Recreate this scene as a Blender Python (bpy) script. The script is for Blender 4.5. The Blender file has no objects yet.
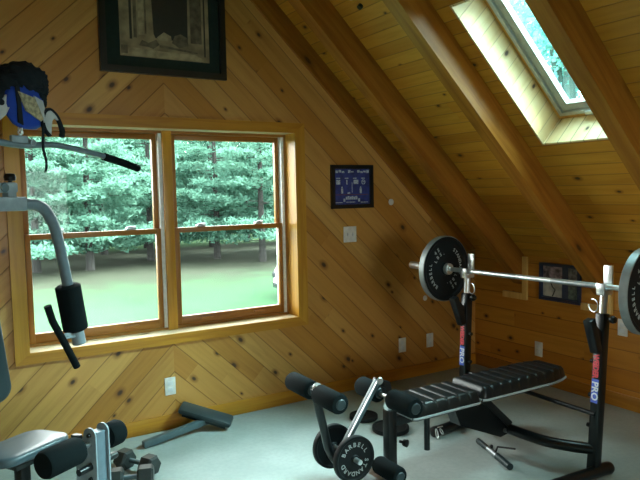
import bpy, bmesh, math, random
from mathutils import Vector, Matrix, Quaternion

V = Vector
SC = bpy.context.scene
COL = SC.collection
PI = math.pi
random.seed(7)

# ------------------------------------------------------------------ helpers
class MB:
    """collects shapes, links them as ONE mesh object"""
    def __init__(self): self.bm = bmesh.new()

    def _merge(self, tmp, M=None):
        if M is not None: bmesh.ops.transform(tmp, matrix=M, verts=tmp.verts)
        me = bpy.data.meshes.new('tmp'); tmp.to_mesh(me); tmp.free()
        self.bm.from_mesh(me); bpy.data.meshes.remove(me)

    def box(self, c, s, R=None, bev=0.0, seg=2):
        t = bmesh.new(); bmesh.ops.create_cube(t, size=1.0)
        bmesh.ops.scale(t, vec=V(s), verts=t.verts)
        if bev > 0:
            bmesh.ops.bevel(t, geom=list(t.edges), offset=min(bev, min(s) * .49), segments=seg, profile=.5, affect='EDGES')
        M = Matrix.Translation(V(c)) @ (R.to_4x4() if R is not None else Matrix.Identity(4))
        self._merge(t, M); return self

    def span(self, a, b, bev=0.0):
        a, b = V(a), V(b)
        return self.box((a + b) / 2, [abs(b[i] - a[i]) for i in range(3)], None, bev)

    def bar(self, p, q, w, h, up=(0, 0, 1), bev=0.0):
        """rectangular bar from p to q; w across, h along up"""
        p, q = V(p), V(q); x = (q - p); L = x.length; x.normalize()
        y = V(up).cross(x)
        if y.length < 1e-6: y = V((1, 0, 0)).cross(x)
        y.normalize(); z = x.cross(y)
        R = Matrix((x, y, z)).transposed()
        return self.box((p + q) / 2, (L, w, h), R, bev)

    def tube(self, pts, r, seg=12, cap=True):
        pts = [V(p) for p in pts]; n = len(pts)
        rs = r if isinstance(r, (list, tuple)) else [r] * n
        rings = []; nrm = None
        for i, p in enumerate(pts):
            d = ((pts[min(i + 1, n - 1)] - p).normalized() + (p - pts[max(i - 1, 0)]).normalized())
            d.normalize()
            if nrm is None:
                nrm = d.orthogonal().normalized()
            else:
                nrm = (nrm - d * nrm.dot(d)).normalized()
            b = d.cross(nrm)
            rings.append([self.bm.verts.new(p + (nrm * math.cos(2 * PI * k / seg) + b * math.sin(2 * PI * k / seg)) * rs[i]) for k in range(seg)])
        for i in range(n - 1):
            for k in range(seg):
                self.bm.faces.new((rings[i][k], rings[i][(k + 1) % seg], rings[i + 1][(k + 1) % seg], rings[i + 1][k]))
        if cap:
            self.bm.faces.new(rings[0][::-1]); self.bm.faces.new(rings[-1])
        return self

    def lathe(self, prof, o, axis, seg=32):
        """prof: list of (r, h) turned about axis from o"""
        o = V(o); ax = V(axis).normalized(); u = ax.orthogonal().normalized(); w = ax.cross(u)
        rings = []
        for r, h in prof:
            if r < 1e-6: rings.append([self.bm.verts.new(o + ax * h)])
            else: rings.append([self.bm.verts.new(o + ax * h + (u * math.cos(2 * PI * k / seg) + w * math.sin(2 * PI * k / seg)) * r) for k in range(seg)])
        for A, B in zip(rings, rings[1:]):
            for k in range(seg):
                k2 = (k + 1) % seg
                if len(A) == 1 and len(B) == 1: continue
                if len(A) == 1: self.bm.faces.new((A[0], B[k2], B[k]))
                elif len(B) == 1: self.bm.faces.new((A[k], A[k2], B[0]))
                else: self.bm.faces.new((A[k], A[k2], B[k2], B[k]))
        return self

    def prism(self, poly, d):
        """poly: 3D points of a face, extruded by vector d"""
        d = V(d); a = [self.bm.verts.new(V(p)) for p in poly]; b = [self.bm.verts.new(V(p) + d) for p in poly]
        n = len(a)
        self.bm.faces.new(a); self.bm.faces.new(b[::-1])
        for i in range(n): self.bm.faces.new((a[i], b[i], b[(i + 1) % n], a[(i + 1) % n]))
        return self

    def face(self, pts):
        self.bm.faces.new([self.bm.verts.new(V(p)) for p in pts]); return self

    def ball(self, c, r, sc=(1, 1, 1), sub=2):
        t = bmesh.new(); bmesh.ops.create_icosphere(t, subdivisions=sub, radius=r)
        self._merge(t, Matrix.Translation(V(c)) @ Matrix.Diagonal((*sc, 1))); return self

    def ring(self, c, R, r, axis, a0=0, a1=2 * PI, n=24, seg=8):
        ax = V(axis).normalized(); u = ax.orthogonal().normalized(); w = ax.cross(u)
        pts = [V(c) + (u * math.cos(a0 + (a1 - a0) * i / n) + w * math.sin(a0 + (a1 - a0) * i / n)) * R for i in range(n + 1)]
        return self.tube(pts, r, seg)

    def text(self, body, size, M, ext=.0006, bold=0.0, sx=1.0):
        c = bpy.data.curves.new('txt', 'FONT'); c.body = body; c.size = size; c.extrude = ext; c.offset = bold
        c.align_x = 'CENTER'; c.align_y = 'CENTER'; c.resolution_u = 3
        o = bpy.data.objects.new('txt', c); COL.objects.link(o)
        dg = bpy.context.evaluated_depsgraph_get(); dg.update()
        me = bpy.data.meshes.new_from_object(o.evaluated_get(dg))
        t = bmesh.new(); t.from_mesh(me)
        bpy.data.objects.remove(o); bpy.data.curves.remove(c); bpy.data.meshes.remove(me)
        self._merge(t, M @ Matrix.Diagonal((sx, 1, 1, 1))); return self

    def build_each(self, name, mat, parent=None, **kw):
        """one object for every separate piece"""
        todo = set(self.bm.verts); out = []
        while todo:
            v0 = todo.pop(); isl = {v0}; st = [v0]
            while st:
                v = st.pop()
                for e in v.link_edges:
                    w_ = e.other_vert(v)
                    if w_ in todo: todo.discard(w_); isl.add(w_); st.append(w_)
            b = MB(); mp = {}
            for v in isl: mp[v] = b.bm.verts.new(v.co)
            for f in {f for v in isl for f in v.link_faces}: b.bm.faces.new([mp[v] for v in f.verts])
            out.append(b.build(name, mat, parent, **kw))
        self.bm.free(); return out

    def build(self, name, mat, parent=None, loc=None, smooth=True, ang=35, fix=True):
        origin = V((0, 0, 0)) if loc is None else V(loc)
        p = parent
        base = V((0, 0, 0))
        while p is not None: base += p.location; p = p.parent
        if parent is not None and loc is None: origin = base.copy()
        bmesh.ops.translate(self.bm, vec=-origin, verts=self.bm.verts)
        if fix: bmesh.ops.recalc_face_normals(self.bm, faces=self.bm.faces)
        me = bpy.data.meshes.new(name); self.bm.to_mesh(me); self.bm.free()
        me.materials.append(mat)
        if smooth:
            for f in me.polygons: f.use_smooth = True
            me.set_sharp_from_angle(angle=math.radians(ang))
        o = bpy.data.objects.new(name, me); COL.objects.link(o)
        o.location = origin - base if parent is not None else origin
        o.parent = parent
        return o

def tag(o, label, cat, group=None, kind=None):
    o['label'] = label; o['category'] = cat
    if group: o['group'] = group
    if kind: o['kind'] = kind
    return o

def thing(name, loc, label, cat, group=None, kind=None):
    o = bpy.data.objects.new(name, None); COL.objects.link(o); o.location = V(loc)
    o.empty_display_size = .1
    return tag(o, label, cat, group, kind)

def copy_tree(o, parent=None):
    c = o.copy(); COL.objects.link(c); c.parent = parent
    for ch in list(o.children): copy_tree(ch, c)
    return c

def frame_M(o, x, y, z=None):
    x, y = V(x).normalized(), V(y).normalized(); z = x.cross(y)
    M = Matrix((x, y, z)).transposed().to_4x4(); M.translation = V(o); return M

def smooth_path(pts, n=6):
    """Catmull-Rom through pts"""
    P = [V(p) for p in pts]; P = [P[0] * 2 - P[1]] + P + [P[-1] * 2 - P[-2]]
    out = []
    for i in range(1, len(P) - 2):
        for k in range(n):
            t = k / n; a, b, c, d = P[i - 1], P[i], P[i + 1], P[i + 2]
            out.append(.5 * ((2 * b) + (c - a) * t + (2 * a - 5 * b + 4 * c - d) * t * t + (3 * b - a - 3 * c + d) * t ** 3))
    out.append(P[-2]); return out

# ------------------------------------------------------------------ materials
class NT:
    def __init__(self, name):
        self.m = bpy.data.materials.new(name); self.m.use_nodes = True
        self.t = self.m.node_tree; self.t.nodes.clear()
        self.out = self.n('ShaderNodeOutputMaterial')
    def n(self, kind, **kw):
        x = self.t.nodes.new(kind)
        for k, v in kw.items(): setattr(x, k, v)
        return x
    def l(self, a, b): self.t.links.new(a, b)
    def put(self, sock, v):
        if isinstance(v, bpy.types.NodeSocket): self.l(v, sock)
        else: sock.default_value = v
    def math(self, op, a, b=0.0, c=None):
        x = self.n('ShaderNodeMath', operation=op); self.put(x.inputs[0], a); self.put(x.inputs[1], b)
        if c is not None: self.put(x.inputs[2], c)
        return x.outputs[0]
    def vmath(self, op, a, b):
        x = self.n('ShaderNodeVectorMath', operation=op); self.put(x.inputs[0], a); self.put(x.inputs[1], b)
        return x.outputs['Value'] if op == 'DOT_PRODUCT' else x.outputs[0]
    def comb(self, a, b, c):
        x = self.n('ShaderNodeCombineXYZ')
        for i, v in enumerate((a, b, c)): self.put(x.inputs[i], v)
        return x.outputs[0]
    def mix(self, f, a, b, mode='MIX'):
        x = self.n('ShaderNodeMix', data_type='RGBA', blend_type=mode)
        self.put(x.inputs[0], f); self.put(x.inputs[6], a); self.put(x.inputs[7], b); return x.outputs[2]
    def maprange(self, v, a, b, c, d, smooth=True):
        x = self.n('ShaderNodeMapRange', interpolation_type='SMOOTHSTEP' if smooth else 'LINEAR')
        for i, k in enumerate((v, a, b, c, d)): self.put(x.inputs[i], k)
        return x.outputs[0]
    def noise(self, vec, scale, detail=2, rough=.5, dist=0.0):
        x = self.n('ShaderNodeTexNoise'); self.put(x.inputs['Vector'], vec)
        x.inputs['Scale'].default_value = scale; x.inputs['Detail'].default_value = detail
        x.inputs['Roughness'].default_value = rough; x.inputs['Distortion'].default_value = dist
        return x.outputs['Fac']
    def white(self, vec):
        x = self.n('ShaderNodeTexWhiteNoise', noise_dimensions='3D'); self.put(x.inputs['Vector'], vec); return x.outputs['Value']
    def bsdf(self, col, rough=.5, metal=0.0, spec=.5, normal=None, coat=0.0):
        b = self.n('ShaderNodeBsdfPrincipled')
        self.put(b.inputs['Base Color'], col); self.put(b.inputs['Roughness'], rough)
        b.inputs['Metallic'].default_value = metal; b.inputs['Specular IOR Level'].default_value = spec
        b.inputs['Coat Weight'].default_value = coat; b.inputs['Coat Roughness'].default_value = .15
        if normal is not None: self.l(normal, b.inputs['Normal'])
        self.l(b.outputs[0], self.out.inputs[0]); return b
    def bump(self, h, strength, dist):
        x = self.n('ShaderNodeBump'); self.put(x.inputs['Height'], h)
        x.inputs['Strength'].default_value = strength; x.inputs['Distance'].default_value = dist
        return x.outputs[0]

def rgb(r, g, b): return (r, g, b, 1.0)

def simple(name, col, rough=.5, metal=0.0, spec=.5, var=.08, scale=30.0, bump=0.0, coat=0.0):
    t = NT(name); tc = t.n('ShaderNodeTexCoord').outputs['Object']
    f = t.noise(tc, scale, 3)
    c = t.mix(t.maprange(f, .3, .7, 0, 1), rgb(*[x * (1 - var) for x in col]), rgb(*[min(1, x * (1 + var)) for x in col]))
    r = t.maprange(f, .3, .7, max(0, rough - .02), min(1, rough + .02))
    nm = t.bump(t.noise(tc, scale * 8, 2), bump, .002) if bump else None
    t.bsdf(c, r, metal, spec, nm, coat); return t.m

def boards(name, sdir, tdir, w, light, mid, dark, chevron=None, spec=.28, rough=.42, groove=.55, knots=.5, length=2.4, gw=.003):
    """tongue-and-groove pine: s across the boards, t along them"""
    t = NT(name)
    p = t.n('ShaderNodeNewGeometry').outputs['Position']
    side = 0.0
    if chevron is not None:
        x = t.n('ShaderNodeSeparateXYZ'); t.l(p, x.inputs[0])
        dx = t.math('SUBTRACT', x.outputs[0], chevron)
        side = t.math('SIGN', dx)
        p = t.comb(t.math('ABSOLUTE', dx), x.outputs[1], x.outputs[2])
    s = t.vmath('DOT_PRODUCT', p, sdir); tt = t.vmath('DOT_PRODUCT', p, tdir)
    q = t.math('DIVIDE', s, w)
    sid = t.math('FLOOR', q); fr = t.math('FRACT', q)
    r1 = t.white(t.comb(sid, side, 3.3))
    tt = t.math('ADD', tt, t.math('MULTIPLY', r1, 9.0))
    bid = t.math('FLOOR', t.math('DIVIDE', tt, length))
    tone = t.white(t.comb(sid, bid, side))
    hue = t.white(t.comb(bid, sid, t.math('ADD', side, 5.0)))
    # grain
    gv = t.comb(t.math('MULTIPLY', s, 26.0), t.math('MULTIPLY', tt, 1.6), t.math('MULTIPLY', tone, 40.0))
    grain = t.noise(gv, 1.0, 5, .6, .6)
    broad = t.noise(t.comb(t.math('MULTIPLY', s, 5.0), t.math('MULTIPLY', tt, .9), t.math('MULTIPLY', tone, 17.0)), 1.0, 2, .5, .4)
    col = t.mix(t.maprange(tone, .1, .9, 0, 1, False), rgb(*mid), rgb(*light))
    col = t.mix(t.maprange(grain, .38, .8, 0, .5), col, rgb(*dark))
    col = t.mix(t.maprange(broad, .45, .8, 0, .3), col, rgb(*dark))
    col = t.mix(t.math('MULTIPLY', hue, .40), col, rgb(light[0], light[1] * .8, light[2] * .6))
    # knots
    vo = t.n('ShaderNodeTexVoronoi', voronoi_dimensions='2D'); vo.inputs['Scale'].default_value = 1.0
    t.put(vo.inputs['Vector'], t.comb(t.math('ADD', t.math('MULTIPLY', s, 7.0), t.math('MULTIPLY', tone, 31.0)), t.math('ADD', t.math('MULTIPLY', tt, 4.6), t.math('MULTIPLY', sid, 3.7)), 0.0))
    cell = t.n('ShaderNodeSeparateColor'); t.l(vo.outputs['Color'], cell.inputs[0])
    has = t.math('GREATER_THAN', cell.outputs[0], 1 - knots)
    rad = t.math('MULTIPLY_ADD', cell.outputs[1], .09, .055)
    kd = t.math('DIVIDE', vo.outputs['Distance'], rad)
    core = t.math('MULTIPLY', t.maprange(kd, .35, 1.0, 1, 0), has)
    halo = t.math('MULTIPLY', t.maprange(kd, .8, 2.0, .55, 0), has)
    col = t.mix(halo, col, rgb(dark[0] * .75, dark[1] * .6, dark[2] * .5))
    col = t.mix(t.math('MULTIPLY', core, .95), col, rgb(.045, .02, .008))
    # tongue-and-groove joint
    e = t.math('MULTIPLY', t.math('MINIMUM', fr, t.math('SUBTRACT', 1.0, fr)), w)
    gr = t.maprange(e, gw * .3, gw * 1.6, 1, 0)
    col = t.mix(t.math('MULTIPLY', gr, groove), col, rgb(dark[0] * .25, dark[1] * .2, dark[2] * .18))
    h = t.math('SUBTRACT', t.math('MULTIPLY', grain, .06), gr)
    nm = t.bump(h, .6, .003)
    t.bsdf(col, t.maprange(grain, .3, .8, rough - .05, rough + .12), 0, spec, nm)
    return t.m

def wood(name, axis, light, dark, rough=.38, knots=.35, spec=.4):
    """one solid stick of stained pine, grain along axis"""
    t = NT(name); p = t.n('ShaderNodeNewGeometry').outputs['Position']
    a = V(axis).normalized(); u = a.orthogonal().normalized(); w = a.cross(u)
    d = [t.vmath('DOT_PRODUCT', p, tuple(k)) for k in (a, u, w)]
    gv = t.comb(t.math('MULTIPLY', d[0], 1.5), t.math('MULTIPLY', d[1], 24.0), t.math('MULTIPLY', d[2], 24.0))
    g = t.noise(gv, 1.0, 4, .6, .5)
    col = t.mix(t.maprange(g, .3, .75, 0, 1), rgb(*light), rgb(*dark))
    vo = t.n('ShaderNodeTexVoronoi'); vo.inputs['Scale'].default_value = 1.0
    t.put(vo.inputs['Vector'], t.comb(t.math('MULTIPLY', d[0], 2.6), t.math('MULTIPLY', d[1], 7.0), t.math('MULTIPLY', d[2], 7.0)))
    cell = t.n('ShaderNodeSeparateColor'); t.l(vo.outputs['Color'], cell.inputs[0])
    has = t.math('GREATER_THAN', cell.outputs[0], 1 - knots)
    k = t.math('MULTIPLY', t.maprange(vo.outputs['Distance'], .05, .13, .85, 0), has)
    hl = t.math('MULTIPLY', t.maprange(vo.outputs['Distance'], .1, .3, .5, 0), has)
    col = t.mix(hl, col, rgb(*[x * .6 for x in dark])); col = t.mix(k, col, rgb(.05, .022, .008))
    t.bsdf(col, rough, 0, spec, t.bump(g, .15, .002)); return t.m

RA = math.radians(44.0); CA, SA = math.cos(RA), math.sin(RA)
GL, GM, GD = (.56, .262, .036), (.42, .170, .017), (.23, .076, .008)
M = {}
M['gable'] = boards('pine_gable_boards', (SA, 0, CA), (CA, 0, -SA), .134, (.62, .365, .105), (.42, .190, .027), (.23, .083, .010), chevron=1.29, spec=.5, knots=.30)
M['knee'] = boards('pine_wall_planks', (0, 0, 1), (0, 1, 0), .134, GL, GM, GD, knots=.28)
M['ceil'] = boards('pine_ceiling_boards', (CA, 0, -SA), (0, 1, 0), .088, (.64, .325, .040), (.46, .195, .018), (.27, .092, .009), knots=.28, gw=.003, groove=.45)
M['ceil_l'] = boards('pine_ceiling_boards_left', (CA, 0, SA), (0, 1, 0), .088, GL, GM, GD, knots=.3)
M['back'] = boards('pine_back_planks', (0, 0, 1), (1, 0, 0), .134, GL, GM, GD, knots=.4)
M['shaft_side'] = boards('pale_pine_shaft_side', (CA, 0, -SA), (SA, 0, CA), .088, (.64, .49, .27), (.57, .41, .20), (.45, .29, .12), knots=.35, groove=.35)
M['shaft_end'] = boards('pale_pine_lit_shaft_end', (0, 1, 0), (SA, 0, CA), .088, (.84, .68, .42), (.77, .59, .32), (.63, .43, .19), knots=.35, groove=.6)  # same pine as the sides, brighter: daylight on the ends put into the colour
M['rafter'] = wood('pine_rafter', (CA, 0, -SA), (.40, .165, .024), (.25, .088, .011), knots=.3, spec=.18)
M['trim_h'] = wood('stained_trim_level', (1, 0, 0), (.52, .245, .022), (.38, .155, .012))
M['trim_pale'] = wood('pale_trim', (0, 0, 1), (.74, .50, .16), (.60, .36, .09))
M['sill'] = wood('daylit_varnished_sill', (1, 0, 0), (.86, .76, .55), (.78, .66, .42), rough=.2)  # pale tone paints the daylight glare onto sill and head jamb
M['trim_v'] = wood('stained_trim_upright', (0, 0, 1), (.56, .285, .030), (.41, .180, .015))
M['trim_y'] = wood('stained_trim_side', (0, 1, 0), (.46, .205, .022), (.32, .125, .010))
M['sash_h'] = wood('amber_sash_level', (1, 0, 0), (.36, .155, .026), (.25, .095, .013), knots=.05)
M['sash_v'] = wood('amber_sash_upright', (0, 0, 1), (.36, .155, .026), (.25, .095, .013), knots=.05)
M['sky_wood'] = wood('skylight_curb_wood', (CA, 0, -SA), (.55, .30, .07), (.40, .19, .035), knots=.05)
M['white'] = simple('white_plastic', (.74, .74, .70), .4)
M['vinyl'] = simple('white_vinyl_track', (.72, .75, .76), .35)
M['black_frame'] = simple('black_picture_frame', (.012, .014, .013), .3)
M['mat_green'] = simple('dark_green_mat_board', (.018, .035, .032), .8, spec=.2)
M['black_metal'] = simple('black_enamel_steel', (.005, .007, .008), .30, spec=.4)
M['chrome'] = simple('chrome_steel', (.78, .81, .83), .34, .9, var=.04)
M['steel'] = simple('dull_steel', (.50, .53, .55), .35, 1.0)
M['iron'] = simple('black_cast_iron', (.006, .008, .009), .6, spec=.2)
M['iron_rim'] = simple('worn_grey_iron_rim', (.20, .22, .22), .45, .5)
M['paint_white'] = simple('raised_white_lettering', (.34, .37, .37), .6)
M['decal_white'] = simple('white_decal_letters', (.62, .66, .70), .5)
M['foam'] = simple('black_foam', (.006, .010, .011), .9, spec=.08, bump=.3, scale=60)
M['foam_cap'] = simple('dark_plastic_end_cap', (.02, .035, .04), .4)
M['vinyl_black'] = simple('black_padded_vinyl', (.007, .010, .011), .36, spec=.4)
M['piping'] = simple('grey_piping', (.36, .40, .42), .5)
M['grey_paint'] = simple('grey_blue_painted_steel', (.12, .17, .205), .35, spec=.5)
M['grey_light'] = simple('light_grey_painted_steel', (.24, .30, .335), .35, spec=.5)
M['grey_dark'] = simple('dark_teal_grey_steel', (.07, .115, .13), .4)
M['pad_blue'] = simple('grey_blue_vinyl', (.050, .082, .100), .36, spec=.5)
M['pad_dark'] = simple('dark_teal_vinyl', (.02, .04, .048), .4)
M['red'] = simple('red_decal', (.55, .03, .05), .5)
M['blue_decal'] = simple('blue_decal', (.05, .10, .50), .5)
M['silver_alu'] = simple('grey_aluminium', (.50, .52, .54), .35, .7)
M['cream'] = simple('pale_skylight_sash', (.38, .385, .355), .5)

t = NT('carpet'); p = t.n('ShaderNodeNewGeometry').outputs['Position']
f1 = t.noise(p, 260.0, 2); f2 = t.noise(p, 3.0, 3); f3 = t.noise(p, 40.0, 3)
c = t.mix(t.maprange(f2, .3, .7, 0, 1), rgb(.335, .39, .375), rgb(.40, .455, .44))
c = t.mix(t.maprange(f3, .3, .8, 0, .35), c, rgb(.28, .325, .31))
t.bsdf(c, .95, 0, .1, t.bump(f1, .7, .004)); M['carpet'] = t.m

t = NT('window_glass')
tr = t.n('ShaderNodeBsdfTransparent'); tr.inputs[0].default_value = rgb(.95, .97, .96)
gl = t.n('ShaderNodeBsdfGlossy'); gl.inputs['Roughness'].default_value = .02
fr = t.n('ShaderNodeFresnel'); fr.inputs[0].default_value = 1.16
mx = t.n('ShaderNodeMixShader'); t.l(fr.outputs[0], mx.inputs[0]); t.l(tr.outputs[0], mx.inputs[1]); t.l(gl.outputs[0], mx.inputs[2])
t.l(mx.outputs[0], t.out.inputs[0]); M['glass'] = t.m; GLASS_NT = t

t2_ = M['glass'].copy(); t2_.name = 'tinted_skylight_glass'
for n_ in t2_.node_tree.nodes:
    if n_.type == 'BSDF_TRANSPARENT': n_.inputs[0].default_value = rgb(.74, .95, .97)
M['glass_tint'] = t2_
t = NT('lawn'); p = t.n('ShaderNodeNewGeometry').outputs['Position']
f = t.noise(p, .35, 4); f2 = t.noise(p, 14.0, 3); f3 = t.noise(p, .9, 4)
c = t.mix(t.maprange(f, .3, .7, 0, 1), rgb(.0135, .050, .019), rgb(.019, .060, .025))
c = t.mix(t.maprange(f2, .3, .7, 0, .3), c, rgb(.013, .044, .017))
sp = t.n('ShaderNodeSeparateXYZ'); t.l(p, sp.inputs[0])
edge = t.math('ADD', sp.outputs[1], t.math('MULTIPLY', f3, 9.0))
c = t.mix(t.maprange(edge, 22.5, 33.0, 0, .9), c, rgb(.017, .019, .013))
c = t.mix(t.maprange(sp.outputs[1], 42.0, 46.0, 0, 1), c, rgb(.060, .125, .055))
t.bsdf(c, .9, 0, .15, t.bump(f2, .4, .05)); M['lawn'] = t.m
def foliage_mat(name, a, b, transl=.55):
    t = NT(name); p = t.n('ShaderNodeNewGeometry').outputs['Position']
    f = t.noise(p, 1.1, 3); c = t.mix(t.maprange(f, .3, .7, 0, 1), rgb(*a), rgb(*b))
    d = t.n('ShaderNodeBsdfDiffuse'); tr = t.n('ShaderNodeBsdfTranslucent'); m = t.n('ShaderNodeMixShader')
    t.l(c, d.inputs[0]); t.l(c, tr.inputs[0]); m.inputs[0].default_value = transl
    t.l(d.outputs[0], m.inputs[1]); t.l(tr.outputs[0], m.inputs[2]); t.l(m.outputs[0], t.out.inputs[0]); return t.m
M['needles'] = foliage_mat('white_pine_needles', (.078, .180, .138), (.104, .222, .168))
M['leaves'] = foliage_mat('broad_green_leaves', (.15, .31, .28), (.24, .44, .40), .5)
M['bark'] = simple('grey_brown_bark', (.012, .013, .012), .9, scale=6, var=.3)

# ------------------------------------------------------------------ room shell
XR, XL, RX, YB = 4.0, -1.42, 1.29, -7.0
KH = 1.0
def roof_z(x): return KH + (XR - x) * math.tan(RA) if x >= RX else KH + (x - XL) * math.tan(RA)
E_A = V((CA, 0, -SA)); E_N = V((SA, 0, CA)); P0 = V((XR, 0, KH))
def slope(a, y, off=0.0): return P0 + E_A * a + E_N * off + V((0, y, 0))
A_RIDGE = -(XR - RX) / CA

WX0, WX1, WZ0, WZ1 = .432, 2.22, .628, 1.95
def struct(o, label, cat): return tag(o, label, cat, None, 'structure')

struct(MB().span((XL - .15, YB - .2, -.12), (XR + .15, .2, 0)).build('floor', M['carpet'], smooth=False), 'pale grey carpet covering the attic floor', 'floor')

def gable_wall(name, y, d, mat, hx0, hx1, hz0, hz1, label):
    b = MB(); P = lambda *pts: b.prism([(x, y, z) for x, z in pts], (0, d, 0))
    P((XL, 0), (hx0, 0), (hx0, roof_z(hx0) + .05), (XL, KH + .05))
    P((hx1, 0), (XR, 0), (XR, KH + .05), (hx1, roof_z(hx1) + .05))
    P((hx0, 0), (hx1, 0), (hx1, hz0), (hx0, hz0))
    P((hx0, hz1), (hx1, hz1), (hx1, roof_z(hx1) + .05), (RX, roof_z(RX) + .05), (hx0, roof_z(hx0) + .05))
    return struct(b.build(name, mat, smooth=False), label, 'wall')
gable_wall('wall_front', 0.0, .22, M['gable'], WX0 - .03, WX1 + .03, WZ0 - .03, WZ1 + .03, 'gable wall of knotty pine boards laid in a chevron around the double window')
gable_wall('wall_back', YB, -.2, M['back'], .6, 2.0, .9, 2.1, 'pine planked end wall behind the viewer')
struct(MB().span((XR, YB, 0), (XR + .15, .2, KH + .1)).build('wall_right', M['knee'], smooth=False), 'low knee wall of level pine planks under the sloping ceiling', 'wall')
struct(MB().span((XL - .15, YB, 0), (XL, .2, KH + .1)).build('wall_left', M['knee'], smooth=False), 'low pine knee wall on the exercise machine side', 'wall')

HA0, HA1 = -2.18, -1.135
HOLES = [(-1.95, -1.38), (-3.52, -2.86), (-5.07, -4.40)]
b = MB()
acuts = [A_RIDGE - .0, HA0, HA1, .22]
ycuts = sorted([YB - .2, .22] + [y for h in HOLES for y in h])
for a0, a1 in zip(acuts, acuts[1:]):
    for y0, y1 in zip(ycuts, ycuts[1:]):
        if (y0, y1) in HOLES and a0 == HA0: continue
        b.prism([slope(a0, y0), slope(a1, y0), slope(a1, y1), slope(a0, y1)], E_N * .21)
struct(b.build('ceiling', M['ceil'], smooth=False), 'steep board ceiling sloping down to the low wall, cut by a skylight', 'ceiling')
b = MB()
def mir(p): return V((2 * RX - p.x, p.y, p.z))
for a0, a1 in zip(acuts, acuts[1:]):
    for y0, y1 in zip(ycuts, ycuts[1:]):
        b.prism([mir(slope(a0, y0)), mir(slope(a1, y0)), mir(slope(a1, y1)), mir(slope(a0, y1))], V((-SA, 0, CA)) * .21)
struct(b.build('ceiling_left', M['ceil_l'], smooth=False), 'steep board ceiling on the exercise machine side of the ridge', 'ceiling')

# rafters
RD = .24 * CA
raf = None
RLAB = ['pine rafter nearest the window wall, ending above the blue-framed picture', 'pine rafter at the far edge of the skylight',
        'pine rafter at the near edge of the skylight, upper right', 'pine rafter behind the viewer, beside the second skylight', 'pine rafter between two rear skylights',
        'pine rafter before the third skylight', 'pine rafter after the third skylight', 'rearmost pine rafter by the end wall']
for i, y in enumerate([-.48, -1.222, -2.03, -2.79, -3.59, -4.33, -5.14, -5.95]):
    b = MB(); y0, y1 = y - .052, y + .052
    lo, hi = -RD, .0
    pts = [slope(A_RIDGE + .02, y0, lo), slope(0, y0, 0) + V((0, 0, -.24)), slope(0, y0, 0), slope(A_RIDGE + .02, y0, 0)]
    b.prism(pts, (0, .104, 0))
    o = b.build('ceiling_beam', M['rafter'], smooth=False); struct(o, RLAB[i], 'rafter')
# ridge beam
struct(MB().span((RX - .05, YB, roof_z(RX) - .32), (RX + .05, 0, roof_z(RX) - .02)).build('ridge_beam', M['trim_y'], smooth=False), 'ridge beam where the two ceiling slopes meet', 'beam')

# trims
struct(MB().span((XL, -.018, 0), (XR, 0, .098), .004).build('baseboard_front', M['trim_h']), 'stained baseboard below the window wall', 'baseboard')
struct(MB().span((XR - .018, YB, 0), (XR, -.018, .098), .004).build('baseboard_right', M['trim_y']), 'stained baseboard along the low plank wall', 'baseboard')
struct(MB().span((XL, YB, 0), (XL + .018, -.018, .098), .004).build('baseboard_left', M['trim_y']), 'stained baseboard behind the exercise machine', 'baseboard')
b = MB(); off = -.135
b.prism([slope(A_RIDGE + .15, -.022, off), slope(-.13, -.022, off), slope(-.02, -.022, -.002), slope(A_RIDGE + .15, -.022, -.002)], (0, .022, 0))
struct(b.build('trim_1', M['rafter'], smooth=False), 'raking trim board where the window wall meets the ceiling', 'trim')
for k, yr in enumerate((-.48, -1.222)):
    b = MB()
    b.span((XR - .02, yr - .052 - .045, .64), (XR, yr - .052, .985)); b.span((XR - .02, yr - .052, .64), (XR, yr + .15, .69))
    struct(b.build('trim_%d' % (k + 2), M['trim_pale'], smooth=False), ['pale wood frame boxing the end of the rafter nearest the window wall', 'pale wood frame boxing the rafter end beside the blue-framed picture'][k], 'trim')

# ------------------------------------------------------------------ window_1
w = thing('window_1', ((WX0 + WX1) / 2, 0, WZ0), 'pair of double-hung windows in a wide golden pine casing, lawn and pines outside', 'window', kind='structure')
def mitre(b, horiz):
    x0, x1, z0, z1, c = WX0, WX1, WZ0, WZ1, .08
    y, d = -.022, (0, .022, 0)
    if horiz:
        b.prism([(x0 - c, y, z0 - c + .015), (x1 + c, y, z0 - c + .015), (x1, y, z0), (x0, y, z0)], d)
        b.prism([(x0, y, z1), (x1, y, z1), (x1 + c, y, z1 + c - .01), (x0 - c, y, z1 + c - .01)], d)
    else:
        b.prism([(x0 - c, y, z0 - c + .015), (x0, y, z0), (x0, y, z1), (x0 - c, y, z1 + c - .01)], d)
        b.prism([(x1, y, z0), (x1 + c, y, z0 - c + .015), (x1 + c, y, z1 + c - .01), (x1, y, z1)], d)
b = MB(); mitre(b, True); b.build_each('casing_level', M['trim_h'], w, smooth=False)
b = MB(); mitre(b, False); b.build_each('casing_upright', M['trim_v'], w, smooth=False)
JD = .125
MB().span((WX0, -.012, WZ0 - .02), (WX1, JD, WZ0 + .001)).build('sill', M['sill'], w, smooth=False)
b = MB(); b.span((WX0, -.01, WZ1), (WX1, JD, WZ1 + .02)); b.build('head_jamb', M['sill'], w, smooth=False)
b = MB(); b.span((WX0 - .02, -.005, WZ0), (WX0, JD, WZ1)); b.span((WX1, -.005, WZ0), (WX1 + .02, JD, WZ1)); b.build_each('jamb', M['trim_v'], w, smooth=False)
MX0, MX1 = 1.300, 1.362
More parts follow.
